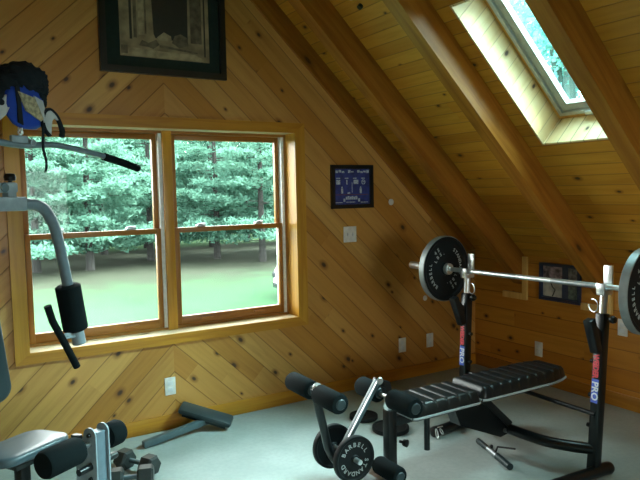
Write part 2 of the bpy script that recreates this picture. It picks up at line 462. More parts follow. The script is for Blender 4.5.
# outer window frame + mullion
b = MB(); b.span((WX0 - .02, JD, WZ0 - .03), (WX0 + .014, .24, WZ1 + .03)); b.span((WX1 - .014, JD, WZ0 - .03), (WX1 + .02, .24, WZ1 + .03)); b.build_each('frame_upright', M['sash_v'], w, smooth=False)
b = MB(); b.span((WX0, JD, WZ0 - .03), (WX1, .24, WZ0 + .016)); b.span((WX0, JD, WZ1 - .018), (WX1, .24, WZ1 + .03)); b.build_each('frame_level', M['sash_h'], w, smooth=False)
MB().span((MX0, .105, WZ0), (MX1, .24, WZ1), .004).build('mullion', M['trim_v'], w)
b = MB()
for x0, x1 in ((WX0 + .012, MX0), (MX1, WX1 - .012)):
    b.span((x0, .21, WZ0 + .016), (x0 + .022, .235, WZ1 - .018)); b.span((x1 - .022, JD + .004, WZ0 + .016), (x1, .235, WZ1 - .018))
b.build_each('sash_track', M['vinyl'], w, smooth=False)
MR = 1.29
for x0, x1 in ((WX0 + .02, MX0 - .02), (MX1 + .012, WX1 - .03)):
    for low in (True, False):
        y0, y1 = (.140, .172) if low else (.176, .208)
        z0, z1 = (WZ0 + .016, MR + .018) if low else (MR - .018, WZ1 - .018)
        rb, rt = (.060, .034) if low else (.034, .036)
        st = .032
        s = thing('sash', (x0, y0, z0), '', ''); del s['label']; del s['category']; s.parent = w; s.location = V((x0, y0, z0)) - w.location
        b = MB(); b.span((x0, y0, z0), (x0 + st, y1, z1), .003); b.span((x1 - st, y0, z0), (x1, y1, z1), .003); b.build_each('stile', M['sash_v'], s)
        b = MB(); b.span((x0 + st, y0, z0), (x1 - st, y1, z0 + rb), .003); b.span((x0 + st, y0, z1 - rt), (x1 - st, y1, z1), .003); b.build_each('rail', M['sash_h'], s)
        MB().span((x0 + st - .005, (y0 + y1) / 2 - .002, z0 + rb - .005), (x1 - st + .005, (y0 + y1) / 2 + .002, z1 - rt + .005)).build('pane', M['glass'], s, smooth=False)
        if low:
            xm = (x0 + x1) / 2
            for k in (-.22, .22):
                b = MB(); b.box((xm + k, .158, MR + .026), (.06, .03, .014), None, .004); b.tube([(xm + k - .02, .15, MR + .036), (xm + k + .03, .14, MR + .038)], .005, 8)
                b.build('sash_lock', M['steel'], s)
            b = MB()
            for k in (-.2, .2): b.box((xm + k, y0 - .006, z0 + .035), (.09, .016, .016), None, .005)
            b.build_each('lift_handle', M['sash_h'], s)

# ------------------------------------------------------------------ skylights
def skylight(k, y0, y1, label):
    s = thing('window_%d' % k, slope((HA0 + HA1) / 2, (y0 + y1) / 2), label, 'skylight', kind='structure')
    T = .012
    b = MB()
    for ya, yb in ((y1 - T, y1), (y0, y0 + T)):
        b.prism([slope(HA0, ya, -.003), slope(HA1, ya, -.003), slope(HA1, ya, .22), slope(HA0, ya, .22)], (0, yb - ya, 0))
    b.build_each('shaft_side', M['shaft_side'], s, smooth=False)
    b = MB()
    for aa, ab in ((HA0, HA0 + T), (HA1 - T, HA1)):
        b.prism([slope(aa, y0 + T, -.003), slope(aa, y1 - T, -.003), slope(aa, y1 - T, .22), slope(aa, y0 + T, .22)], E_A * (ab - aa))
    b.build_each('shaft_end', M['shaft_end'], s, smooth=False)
    def rim(inset, wd, o0, o1, name, mat):
        a0, a1, ya, yb = HA0 + inset, HA1 - inset, y0 + inset, y1 - inset
        b = MB()
        for (p, q, r_, t_) in ((a0, a0 + wd, ya, yb), (a1 - wd, a1, ya, yb), (a0 + wd, a1 - wd, ya, ya + wd), (a0 + wd, a1 - wd, yb - wd, yb)):
            b.prism([slope(p, r_, o0), slope(q, r_, o0), slope(q, t_, o0), slope(p, t_, o0)], E_N * (o1 - o0))
        return b.build(name, mat, s, smooth=False)
    rim(-.03, .065, .21, .262, 'curb', M['sky_wood'])
    rim(.035, .022, .205, .262, 'frame', M['silver_alu'])
    rim(.057, .05, .225, .262, 'sash', M['cream'])
    a0, a1, ya, yb = HA0 + .10, HA1 - .10, y0 + .10, y1 - .10
    MB().prism([slope(a0, ya, .255), slope(a1, ya, .255), slope(a1, yb, .255), slope(a0, yb, .255)], E_N * .006).build('pane', M['glass_tint'], s, smooth=False)
    b = MB(); c = slope(HA1 - .05, (y0 + y1) / 2, .195)
    b.box(c, (.03, .12, .03), Matrix((E_A, V((0, 1, 0)), E_N)).transposed(), .006); b.tube([c + V((0, .03, 0)), c + V((-.03, -.05, -.02)), c + V((-.035, -.07, -.05))], .007, 8)
    b.build('crank_handle', M['silver_alu'], s)
for k, (h, l) in enumerate(zip(HOLES, ('skylight in a pale pine shaft between two rafters', 'second skylight behind the viewer', 'third skylight near the end wall'))):
    skylight(k + 2, h[0], h[1], l)
# added window in the unseen end wall, put in for more daylight
w2 = thing('window_5', (1.3, YB, .9), 'plain added window letting daylight in through the unseen end wall', 'window', kind='structure')
b = MB(); b.span((.56, YB - .2, .86), (.64, YB + .02, 2.14)); b.span((1.96, YB - .2, .86), (2.04, YB + .02, 2.14)); b.span((.64, YB - .2, .86), (1.96, YB + .02, .94)); b.span((.64, YB - .2, 2.06), (1.96, YB + .02, 2.14)); b.span((1.27, YB - .18, .94), (1.33, YB - .06, 2.06))
b.build('frame', M['trim_v'], w2, smooth=False)
for x0, x1 in ((.64, 1.27), (1.33, 1.96)): MB().span((x0, YB - .12, .94), (x1, YB - .115, 2.06)).build('pane', M['glass'], w2, smooth=False)
# ------------------------------------------------------------------ small wall things
def outlet(c, nrm, label, kind='outlet', w_=.072, h_=.116):
    c = V(c); n = V(nrm); x = n.cross(V((0, 0, 1))) * -1
    Mx = Matrix((x, n.cross(x) if False else V((0, 0, 1)), n)).transposed()
    name = 'wall_outlet' if kind == 'outlet' else 'light_switch'
    t_ = thing(name, c, label, 'power outlet' if kind == 'outlet' else 'light switch')
    MB().box(c + n * .004, (w_, h_, .008), Mx, .003).build('cover_plate', M['white'], t_)
    if kind == 'outlet':
        for dz in (-.02, .02): MB().box(c + n * .0085 + V((0, 0, dz)), (.034, .028, .004), Mx, .006).build('socket', M['vinyl'], t_)
    else:
        for dx in (-.023, .023): MB().box(c + n * .011 + x * dx, (.012, .024, .012), Mx, .003).build('toggle', M['vinyl'], t_)
    return t_
outlet((1.257, -.0, .283), (0, -1, 0), 'white power outlet under the window, above the fallen black pad bar')
outlet((3.184, 0, .28), (0, -1, 0), 'white power outlet on the chevron wall, farther from the corner than its twin')
outlet((3.475, 0, .28), (0, -1, 0), 'white power outlet on the chevron wall closest to the wall corner')
outlet((XR, -.688, .267), (-1, 0, 0), 'white power outlet on the level planks, seen between the two bench uprights')
outlet((XR, -1.395, .56), (-1, 0, 0), 'white cover plate on the plank wall, half hidden by the near barbell plate')
outlet((2.69, 0, 1.205), (0, -1, 0), 'white double light switch below the small black-framed picture', 'switch', .116, .12)
def disc(c, n, label, r=.025):
    o = MB().lathe([(0, .006), (r * .8, .006), (r, .003), (r, 0)], c, n, 20).build('cover_cap', M['white'], loc=c); tag(o, label, 'cover cap')
disc((3.088, 0, 1.44), (0, -1, 0), 'round white cap on the wall beside the small black-framed picture')
disc((3.43, 0, .639), (0, -1, 0), 'round white cap low on the wall below the far weight plate', .022)
f = thing('ceiling_hook', slope(-2.44, -.78), 'pair of small metal hooks on the ceiling boards at the top of the picture', 'hook')
f['label'] = 'small metal hook fitting on the ceiling boards by the second rafter'
b = MB(); b.lathe([(0, .02), (.025, .016), (.028, 0)], slope(-2.47, -.78), -E_N, 16); b.ring(slope(-2.47, -.78, -.035), .018, .005, (0, 1, 0)); b.build('eye_bolt', M['steel'], f)
MB().lathe([(0, .022), (.016, .02), (.018, 0)], slope(-2.38, -.76), -E_N, 16).build('bolt_head', M['black_metal'], f)

# pictures -----------------------------------------------------------
def picture(x0, x1, z0, z1, fw, depth, org, ux, label, name='framed_picture', fm=None):
    """frame lying on a wall: org + ux*u + z"""
    ux = V(ux); n = ux.cross(V((0, 0, 1))) ; org = V(org)
    if n.dot(V((-1, -1, 0))) < 0: n = -n
    P = lambda u, z, d: org + ux * u + V((0, 0, z)) + n * d
    t_ = thing(name, P((x0 + x1) / 2, z0, 0), label, 'picture')
    b = MB()
    for (a, c, e, g) in ((x0, x0 + fw, z0, z1), (x1 - fw, x1, z0, z1), (x0 + fw, x1 - fw, z0, z0 + fw), (x0 + fw, x1 - fw, z1 - fw, z1)):
        b.prism([P(a, e, .001), P(c, e, .001), P(c, g, .001), P(a, g, .001)], n * depth)
    b.build('frame', fm or M['black_frame'], t_, smooth=False)
    return t_, P, n
def flat(b, P, n, u0, u1, z0, z1, d, th=.0012): b.prism([P(u0, z0, d), P(u1, z0, d), P(u1, z1, d), P(u0, z1, d)], n * th)
def polyf(b, P, n, pts, d, th=.0012): b.prism([P(u, z, d) for u, z in pts], n * th)

# large sepia print
t_, P, n = picture(.90, 1.71, 2.28, 2.92, .040, .03, (0, 0, 0), (1, 0, 0), 'large black-framed sepia print with a dark green mat, high above the window')
b = MB(); flat(b, P, n, .935, 1.675, 2.315, 2.885, .004); b.build('mat_board', M['mat_green'], t_, smooth=False)
pr = MB(); flat(pr, P, n, 1.025, 1.60, 2.385, 2.82, .0055)
sep = simple('sepia_paper', (.30, .25, .155), .7, scale=9, var=.35)
pr = pr.build('print', sep, t_, smooth=False)
S1 = simple('sepia_shadow', (.035, .035, .03), .7); S2 = simple('sepia_mid', (.14, .12, .08), .7, scale=20, var=.4); S3 = simple('sepia_light', (.36, .31, .20), .7, scale=20, var=.3)
b = MB(); polyf(b, P, n, [(1.235, 2.535), (1.245, 2.51), (1.455, 2.50), (1.46, 2.80), (1.225, 2.80)], .007); flat(b, P, n, 1.085, 1.10, 2.49, 2.80, .007); flat(b, P, n, 1.565, 1.575, 2.42, 2.80, .007)
b.build('dark_doorway', S1, pr, smooth=False)
b = MB(); flat(b, P, n, 1.11, 1.13, 2.50, 2.80, .007); flat(b, P, n, 1.18, 1.19, 2.53, 2.80, .007)
polyf(b, P, n, [(1.14, 2.455), (1.16, 2.49), (1.20, 2.475), (1.25, 2.50), (1.27, 2.47), (1.23, 2.44), (1.20, 2.45)], .007)
polyf(b, P, n, [(1.35, 2.49), (1.37, 2.535), (1.41, 2.55), (1.45, 2.53), (1.46, 2.48), (1.40, 2.46)], .0085)
polyf(b, P, n, [(1.27, 2.455), (1.52, 2.435), (1.52, 2.445), (1.27, 2.47)], .007); flat(b, P, n, 1.475, 1.55, 2.50, 2.80, .007); flat(b, P, n, 1.03, 1.07, 2.40, 2.45, .007)
b.build('shading', S2, pr, smooth=False)
b = MB(); flat(b, P, n, 1.14, 1.175, 2.52, 2.80, .0072); polyf(b, P, n, [(1.03, 2.39), (1.59, 2.39), (1.50, 2.43), (1.28, 2.43), (1.10, 2.44)], .0065); polyf(b, P, n, [(1.255, 2.515), (1.30, 2.55), (1.345, 2.53), (1.35, 2.50), (1.27, 2.495)], .0085)
b.build('pale_strokes', S3, pr, smooth=False)

# small sports print
t_, P, n = picture(2.524, 2.904, 1.402, 1.728, .030, .022, (0, 0, 0), (1, 0, 0), 'small black-framed blue sports print with rows of jerseys, beside the light switch')
NB = simple('navy_print', (.026, .042, .22), .55, scale=25, var=.3); PB = simple('pale_print_marks', (.44, .52, .60), .6, scale=120, var=.4); RB = simple('rust_print_line', (.16, .05, .03), .6)
b = MB(); flat(b, P, n, 2.55, 2.878, 1.43, 1.70, .006); pr = b.build('print', NB, t_, smooth=False)
b = MB()
for k in range(11):
    u = 2.567 + k * .028
    if k in (3, 6): continue
    flat(b, P, n, u, u + .022, 1.668 + .004 * (k % 2), 1.682 + .004 * ((k + 1) % 3), .0075)
for u in (2.585, 2.66, 2.735, 2.81):
    flat(b, P, n, u - .012, u + .022, 1.625, 1.632, .0075)
flat(b, P, n, 2.572, 2.607, 1.582, 1.617, .0075); flat(b, P, n, 2.662, 2.672, 1.582, 1.617, .0075); flat(b, P, n, 2.728, 2.772, 1.585, 1.617, .0075)
b.ring(P(2.818, 1.60, .007), .016, .004, n, n=16, seg=4); flat(b, P, n, 2.80, 2.836, 1.598, 1.604, .0085)
for u in (2.622, 2.792):
    flat(b, P, n, u - .008, u + .010, 1.515, 1.552, .0075); b.ball(P(u, 1.56, .008), .007, sub=1)
flat(b, P, n, 2.672, 2.695, 1.512, 1.524, .0075); flat(b, P, n, 2.712, 2.716, 1.52, 1.60, .0075)
for k in range(6): flat(b, P, n, 2.655 + k * .018, 2.670 + k * .018, 1.468, 1.49 + .004 * (k % 2), .0075)
flat(b, P, n, 2.635, 2.65, 1.452, 1.476, .0075); flat(b, P, n, 2.768, 2.785, 1.452, 1.476, .0075); flat(b, P, n, 2.565, 2.625, 1.444, 1.449, .0075); flat(b, P, n, 2.66, 2.74, 1.446, 1.452, .0075); flat(b, P, n, 2.79, 2.86, 1.444, 1.449, .0075)
b.build_each('jersey_print', PB, pr, smooth=False)
b = MB(); flat(b, P, n, 2.565, 2.862, 1.503, 1.507, .0072); b.build('rust_line', RB, pr, smooth=False)

# knee wall print
FB = simple('navy_picture_frame', (.018, .035, .085), .35)
t_, P, n = picture(.70, 1.065, .668, .955, .022, .02, (XR, 0, 0), (0, -1, 0), 'navy-framed photo collage on the low plank wall behind the barbell', fm=FB)
b = MB(); flat(b, P, n, .715, 1.05, .685, .94, .004); bk = b.build('mat_board', FB, t_, smooth=False)
b = MB(); flat(b, P, n, .728, .90, .825, .93, .0055); b.build('photo', simple('photo_red_grey', (.22, .17, .20), .5, scale=22, var=.8), t_, smooth=False)
b = MB(); flat(b, P, n, .728, .90, .70, .81, .0055); ph = b.build('photo', simple('photo_pale', (.42, .42, .38), .5, scale=14, var=.3), t_, smooth=False)
b = MB(); b.tube([P(.80, .81, .007), P(.815, .775, .007), P(.84, .755, .007), P(.825, .72, .007), P(.815, .705, .007)], .005, 6); b.build('dark_shape', S1, ph)
for z0, z1, cc in ((.845, .93, (.16, .17, .18)), (.70, .81, (.09, .13, .11))):
    b = MB(); flat(b, P, n, .955, 1.03, z0, z1, .0055); b.build('photo', simple('photo_small', cc, .5, scale=40, var=.5), t_, smooth=False)

# ------------------------------------------------------------------ weight bench
YC = -1.45
POSTS = {'left': ((2.875, -1.02), (2.93, -1.00)), 'right': ((2.90, -1.955), (3.01, -1.93))}   # base, at bar height
BARZ = 1.0
bench = thing('weight_bench', (2.5, YC, 0), 'black padded weight bench with two uprights holding the barbell', 'weight bench')

def rib_pad(x0, x1, y0, y1, zb, h, nrib, round_x1=False):
    """padded top with cross ribs: returns mesh builder and outline"""
    b = MB(); n, m = 150, 18
    yc, hw = (y0 + y1) / 2, (y1 - y0) / 2; L = x1 - x0
    def half(u):
        if u < .05: return hw * (1 - .10 * (1 - u / .05) ** 2)
        if round_x1 and u > .72: return hw * (1 - .30 * ((u - .72) / .28) ** 2.2)
        if u > .95: return hw * (1 - .10 * ((u - .95) / .05) ** 2)
        return hw
    top, bot = [], []
    for i in range(n + 1):
        u = i / n; hwid = half(u); rt, rb_ = [], []
        e = min(1, min(u, 1 - u) * L / .035); ex = math.sqrt(max(0, 1 - (1 - e) ** 2))
        dq = abs((u * nrib) % 1.0 - .5); rib = 1 - math.exp(-((.5 - dq) * L / nrib / .0075) ** 2)
        for j in range(m + 1):
            v = -1 + 2 * j / m; ev = min(1, (1 - abs(v)) * hwid / .035); ey = math.sqrt(max(0, 1 - (1 - ev) ** 2))
            fl = min(1, (1 - abs(v)) / .25)
            z = zb + .018 + (h - .018) * min(ex, ey) * (1 - .15 * (1 - rib) * (.4 + .6 * fl))
            rt.append(b.bm.verts.new((x0 + L * u, yc + v * hwid, z))); rb_.append(b.bm.verts.new((x0 + L * u, yc + v * hwid, zb)))
        top.append(rt); bot.append(rb_)
    F = b.bm.faces.new
    for i in range(n):
        for j in range(m):
            F((top[i][j], top[i + 1][j], top[i + 1][j + 1], top[i][j + 1])); F((bot[i][j], bot[i][j + 1], bot[i + 1][j + 1], bot[i + 1][j]))
        F((top[i][0], bot[i][0], bot[i + 1][0], top[i + 1][0])); F((top[i][m], top[i + 1][m], bot[i + 1][m], bot[i][m]))
    for j in range(m):
        F((top[0][j], top[0][j + 1], bot[0][j + 1], bot[0][j])); F((top[n][j], bot[n][j], bot[n][j + 1], top[n][j + 1]))
    ol = [(x0 + L * i / 24, yc - half(i / 24), zb + .010) for i in range(25)] + [(x0 + L * i / 24, yc + half(i / 24), zb + .010) for i in range(24, -1, -1)]
    ol.append(ol[0]); return b, ol
b, ol = rib_pad(2.0, 2.462, YC - .135, YC + .135, .370, .078, 6)
sp = b.build('seat_pad', M['vinyl_black'], bench, ang=80); MB().tube(ol, .007, 8, False).build('piping', M['piping'], sp)['label'] = 'light grey piping'
b, ol = rib_pad(2.478, 3.20, YC - .14, YC + .14, .378, .080, 10, True)
bp = b.build('back_pad', M['vinyl_black'], bench, ang=80); MB().tube(ol, .007, 8, False).build('piping', M['piping'], bp)['label'] = 'light grey piping'
b = MB(); b.bar((1.94, YC, .345), (2.60, YC, .345), .05, .05, bev=.006); b.bar((2.48, YC - .06, .370), (3.05, YC - .06, .370), .025, .025); b.bar((2.48, YC + .06, .370), (3.05, YC + .06, .370), .025, .025)
b.bar((2.30, YC - .1, .366), (2.30, YC + .1, .366), .03, .016); b.bar((2.95, YC - .1, .366), (2.95, YC + .1, .366), .03, .02)
b.build('seat_rail', M['black_metal'], bench)
# support leg from the seat down to the U tube
b = MB(); y0, y1 = YC - .04, YC + .04
b.prism([(2.36, y0, .325), (2.52, y0, .325), (2.77, y0, .185), (2.775, y0, .115), (2.71, y0, .105), (2.40, y0, .235)], (0, .08, 0))
sb = b.build('support_bracket', M['black_metal'], bench); 
b = MB(); b.bar((2.56, YC - .055, .36), (2.77, YC - .055, .17), .012, .04); b.bar((2.56, YC + .055, .36), (2.77, YC + .055, .17), .012, .04); b.build_each('brace', M['black_metal'], bench)
b = MB()
for dy in (-.042, .042): b.lathe([(0, .012), (.012, .012), (.014, 0)], (2.74, YC + dy, .14), (0, math.copysign(1, dy), 0), 8)
b.build_each('bolt', M['steel'], bench)
# U tube
up = [(2.91, -1.945, .145), (2.85, -1.86, .145), (2.795, -1.75, .145), (2.775, -1.62, .145), (2.77, YC, .145), (2.775, -1.31, .145), (2.79, -1.2, .145), (2.82, -1.1, .145), (2.89, -1.02, .145)]
MB().tube(smooth_path(up, 6), .030, 14).build('base_tube', M['black_metal'], bench)
# uprights
for key, (bs, tp) in POSTS.items():
    inn = 1 if key == 'right' else -1
    B, T = V((*bs, 0)), V((*tp, BARZ)); at = lambda z: B + (T - B) * (z / BARZ)
    b = MB(); b.bar(at(.03), at(.86), .056, .056, up=(1, 0, 0), bev=.010)
    pst = b.build('upright', M['black_metal'], bench)
    MB().tube([at(.80), at(.965)], .0205, 16).build('chrome_tube', M['chrome'], pst)
    # cradle
    c = at(BARZ); b = MB()
    b.box((c.x, c.y, BARZ - .030), (.075, .05, .028), None, .006); b.box((c.x + .033, c.y, BARZ + .035), (.010, .052, .15), None, .003); b.box((c.x - .033, c.y, BARZ - .005), (.010, .05, .05), None, .003)
    b.build('bar_cradle', M['chrome'], pst)
    # safety catch
    a1 = at(.66) + V((-.035, 0, 0)); b = MB(); b.bar(a1, at(.86) + V((-.115, 0, -.02)), .045, .05, up=(0, 1, 0), bev=.006); b.bar(at(.72), at(.80) + V((-.09, 0, 0)), .04, .03, up=(0, 1, 0))
    b.build('safety_catch', M['black_metal'], pst)
    k = at(.835); MB().lathe([(.008, 0), (.008, .02), (.019, .022), (.021, .035), (.016, .046), (0, .048)], k + V((0, -.028, 0)), (0, -1, 0), 16).build('knob', M['black_metal'], pst)
    MB().ring(at(.895) + V((-.01, inn * .052, 0)), .034, .0028, (1, -.25, 0), .3, 5.6).build('pin_ring', M['chrome'], pst)
    b = MB()
    for z in (.26, .42, .60): b.lathe([(.007, 0), (.007, .012), (.012, .013), (.012, .024), (0, .026)], at(z) + V((0, inn * .028, 0)), (0, inn, 0), 10)
    b.build_each('bolt', M['black_metal'], pst)
    # decals on the face turned to the seat
    ax = (T - B).normalized(); fx = at(.5) + V((-.0285, 0, 0))
    b = MB(); m0 = at(.455) + V((-.0287, .002, 0)); b.box(m0, (.0012, .040, .125), Matrix.Rotation(math.atan2((T - B).x, BARZ), 3, 'Y')); b.build('blue_decal', M['blue_decal'], pst, smooth=False)
    Mx = frame_M(at(.455) + V((-.0297, .002, 0)), -ax, (0, -1, 0))
    Mx = frame_M(at(.455) + V((-.0300, .002, 0)), -ax, V((0, -1, 0)))
    MB().text('PRO', .052, Mx, bold=.0012, sx=1.0).build('decal_lettering', M['decal_white'], pst, smooth=False)
    Mx = frame_M(at(.585) + V((-.0292, .004, 0)), -ax, V((0, -1, 0)))
    MB().text('WEIDER', .044, Mx, bold=.0022, sx=.78).build('decal_lettering', M['red'], pst, smooth=False)
    # foot
    fa = {'right': ((2.45, -1.945, .032), (3.0, -1.975, .032)), 'left': ((2.575, -1.075, .032), (3.10, -1.02, .032))}[key]
    ft = MB().tube([fa[0], fa[1]], .031, 16).build('foot_tube', M['black_metal'], bench)
    d = (V(fa[1]) - V(fa[0])).normalized(); b = MB()
    for p_, s_ in ((V(fa[0]), -1), (V(fa[1]), 1)): b.lathe([(.033, -.03), (.034, 0), (.030, .012), (.018, .019), (0, .021)], p_, d * s_, 16)
    b.build_each('end_cap', M['black_metal'], ft)
b = MB(); b.tube([(2.91, -1.955, .335), (2.90, -1.01, .345)], .013, 12); b.build('cross_tube', M['black_metal'], bench)
# ring pin hanging from the front foot
b = MB(); b.tube([(2.62, -1.10, .066), (2.55, -1.135, .085)], .004, 8); b.ring((2.53, -1.15, .052), .030, .0035, (.6, -.7, .2)); b.ring((2.585, -1.13, .05), .018, .003, (.9, -.2, .3)); b.build('locking_pin', M['chrome'], bench)
# front post + leg developer
b = MB(); b.bar((1.945, YC, .02), (1.945, YC, .41), .055, .055, up=(1, 0, 0), bev=.008); b.build('front_post', M['black_metal'], bench)
MB().tube([(1.90, YC - .25, .03), (1.90, YC + .25, .03)], .03, 14).build('foot_tube', M['black_metal'], bench)
b = MB(); b.bar((1.86, YC + .018, .568), (1.955, YC + .018, .530), .03, .035, bev=.006); b.bar((1.935, YC + .018, .54), (1.94, YC, .46), .03, .04, up=(1, 0, 0)); b.build('lever_bracket', M['black_metal'], bench)
b = MB(); b.bar((1.94, YC, .39), (1.935, YC, .47), .034, .034, up=(1, 0, 0), bev=.004); b.build('chrome_tube', M['chrome'], bench)
kb = (1.99, YC - .05, .24); MB().lathe([(.008, -.02), (.008, .005), (.018, .006), (.02, .025), (0, .03)], kb, (.3, -1, 0), 14).build('knob', M['black_metal'], bench)
MB().tube([(2.15, YC - .05, .36), (2.15, YC - .05, .165)], .016, 12).build('adjuster_rod', M['black_metal'], bench)
def roller(cx, cz, ya, yb, r, par, name='foam_roller'):
    b = MB(); L = abs(yb - ya); y0 = min(ya, yb)
    b.lathe([(0, 0), (r * .55, 0), (r * .9, .004), (r, .014), (r, L - .014), (r * .9, L - .004), (r * .55, L), (0, L)], (cx, y0, cz), (0, 1, 0), 28)
    o = b.build(name, M['foam'], par)
    b = MB(); b.lathe([(0, .006), (r * .45, .005), (r * .55, 0)], (cx, y0, cz), (0, -1, 0), 20); b.build_each('end_cap', M['foam_cap'], o); return o
roller(1.92, .483, -1.50, -1.69, .051, bench); roller(1.92, .483, -1.23, -1.40, .051, bench)
roller(1.505, .578, -1.475, -1.67, .047, bench); roller(1.505, .578, -1.215, -1.42, .047, bench)
roller(1.83, .165, -1.50, -1.68, .045, bench); roller(1.83, .165, -1.22, -1.40, .045, bench)
b = MB()
for cx, cz in ((1.92, .483), (1.505, .578), (1.83, .165)): b.tube([(cx, -1.675, cz), (cx, -1.22, cz)], .012, 10)
b.build_each('roller_axle', M['steel'], bench)
b = MB(); b.bar((1.862, YC - .012, .578), (1.615, YC - .012, .235), .03, .030, up=(1, 0, 1), bev=.006); la = b.build('leg_lever', M['grey_dark'], bench)
b = MB(); b.bar((1.853, YC - .028, .584), (1.611, YC - .028, .248), .005, .007, up=(1, 0, 1)); b.lathe([(0, .008), (.016, .007), (.02, 0)], (1.862, YC - .03, .578), (0, -1, 0), 16)
b.build('chrome_edge', M['chrome'], la)
b = MB(); b.tube(smooth_path([(1.497, YC, .60), (1.515, YC, .52), (1.545, YC, .40), (1.575, YC, .28), (1.63, YC, .20), (1.72, YC, .155), (1.83, YC, .16)], 6), .021, 12); jt = b.build('curved_lever', M['black_metal'], bench)
b = MB(); b.lathe([(0, .012), (.018, .010), (.022, 0), (.022, -.05)], (1.497, YC - .03, .615), (0, -.3, 1), 16); b.build('chrome_cap', M['chrome'], jt)
MB().tube([(1.655, -1.60, .25), (1.655, -1.30, .25)], .0125, 14).build('plate_peg', M['chrome'], bench)
b = MB(); b.bar((1.87, -1.58, .05), (1.87, -1.33, .05), .05, .05, bev=.005); b.bar((1.73, -1.53, .10), (1.88, -1.56, .10), .03, .018, bev=.004); b.build('stop_bar', M['steel'], bench)

# ------------------------------------------------------------------ weight plates
def ring_text(b, words_, R, size, o, nrm, up0):
    """words_: list of (text, centre angle deg, step deg); letters with tops outward, read clockwise seen from the front"""
    nrm = V(nrm).normalized(); up = V(up0); right = up.cross(nrm)
    for txt, a0, st in words_:
        for i, ch in enumerate(txt):
            if ch == ' ': continue
            a = math.radians(a0 + (i - (len(txt) - 1) / 2) * st)
            rad = right * math.sin(a) + up * math.cos(a); tan = right * math.cos(a) - up * math.sin(a)
            Mx = frame_M(V(o) + rad * R, tan, rad); b.text(ch, size, Mx, bold=size * .02)
def plate(o, nrm, R, th, label, words_=None, size=.03, RT=.6, rimmat=True, group=None, up=(0, 0, 1), name='weight_plate'):
    o = V(o); nrm = V(nrm).normalized()
    t_ = thing(name, o, label, 'weight plate', group)
    b = MB(); hb = R * .16
    face = [(.013, th * .62), (hb, th * .62), (hb * 1.25, th * .30), (R * .84, th * .30), (R * .90, th * .5), (R * .985, th * .5)]
    prof = face + [(R * .985, -th * .5)] + [(r, -h) for r, h in reversed(face[:-1])] + [face[0]]
    b.lathe(prof, o, nrm, 56); b.build('disc', M['iron'], t_, ang=25)
    b = MB(); b.lathe([(R * .975, th * .5), (R * .99, th * .505), (R, th * .44), (R, -th * .44), (R * .99, -th * .505), (R * .975, -th * .5)], o, nrm, 56)
    b.build('rim', M['iron_rim'] if rimmat else M['iron'], t_)
    if words_:
        for wd_ in words_:
            b = MB(); ring_text(b, [wd_], R * RT, size, o + nrm * (th * .31), nrm, up); b.build('lettering', M['paint_white'], t_, smooth=False)
    return t_
d_bar = (V((*POSTS['right'][1], BARZ)) - V((*POSTS['left'][1], BARZ))).normalized()
BL = V((*POSTS['left'][1], BARZ)); BAR0 = BL - d_bar * .17          # inner end of the far sleeve
BARZc = V((0, 0, .0))
PW = [('45', -28, 9), ('LBS', -30, 8), ('STANDARD', 62, 11), ('BARBELL', 250, 12), ('45', 150, 9), ('LBS', 150, 8)]
def big_plate(o, label):
    t_ = plate(o, d_bar, .220, .045, label, None)
    nrm = d_bar; p = V(o) + nrm * (.045 * .31)
    for wd_, R_, sz in ((('STANDARD', 70, 10), .145, .033), (('BARBELL', 250, 11), .145, .033), (('45', -35, 13), .145, .035), (('45', 145, 13), .145, .035), (('LBS.', -35, 17), .108, .033), (('LBS.', 145, 17), .108, .033)):
        b = MB(); ring_text(b, [wd_], R_, sz, p, nrm, (0, 0, 1)); b.build('lettering', M['paint_white'], t_, smooth=False)
    return t_
big_plate(BAR0 - d_bar * .030, 'large black weight plate with white lettering on the far end of the barbell')
BR = BAR0 + d_bar * 1.29
big_plate(BR + d_bar * .030, 'large black weight plate on the near end of the barbell, by the nearer upright')
bb = thing('barbell', BAR0 + d_bar * .655, 'long chrome barbell resting across the bench uprights', 'barbell')
MB().tube([BAR0, BR], .0145, 16).build('bar', M['chrome'], bb)
b = MB()
for e, s_ in ((BAR0, -1), (BR, 1)): b.lathe([(0, -.02), (.036, -.02), (.038, -.015), (.038, .004), (.025, .006), (.025, .34), (.023, .345), (0, .346)], e, d_bar * s_, 24)
b.build_each('sleeve', M['chrome'], bb)
b = MB()
for f0, f1 in ((.22, .42), (.60, .80)): b.tube([BAR0 + d_bar * 1.31 * f0, BAR0 + d_bar * 1.31 * f1], .0155, 16)
b.build_each('knurled_grip', M['steel'], bb)
plate((1.655, -1.545, .25), (0, -1, 0), .112, .026, 'small black weight plate with white ring lettering on the front of the leg lever', [('BARBELL', 0, 21), ('STANDARD', 178, 21)], .030, .62, False)
plate((1.655, -1.355, .25), (0, -1, 0), .112, .026, 'small plain black weight plate behind the lettered one on the leg lever', None, rimmat=False)
plate((2.42, -.835, .016), (0, 0, 1), .118, .026, 'small dark weight plate lying flat on the carpet under the bench seat', None, rimmat=False)
plate((2.40, -.565, .016), (0, 0, 1), .095, .024, 'smaller dark weight plate flat on the carpet, behind the other one', None, rimmat=False)

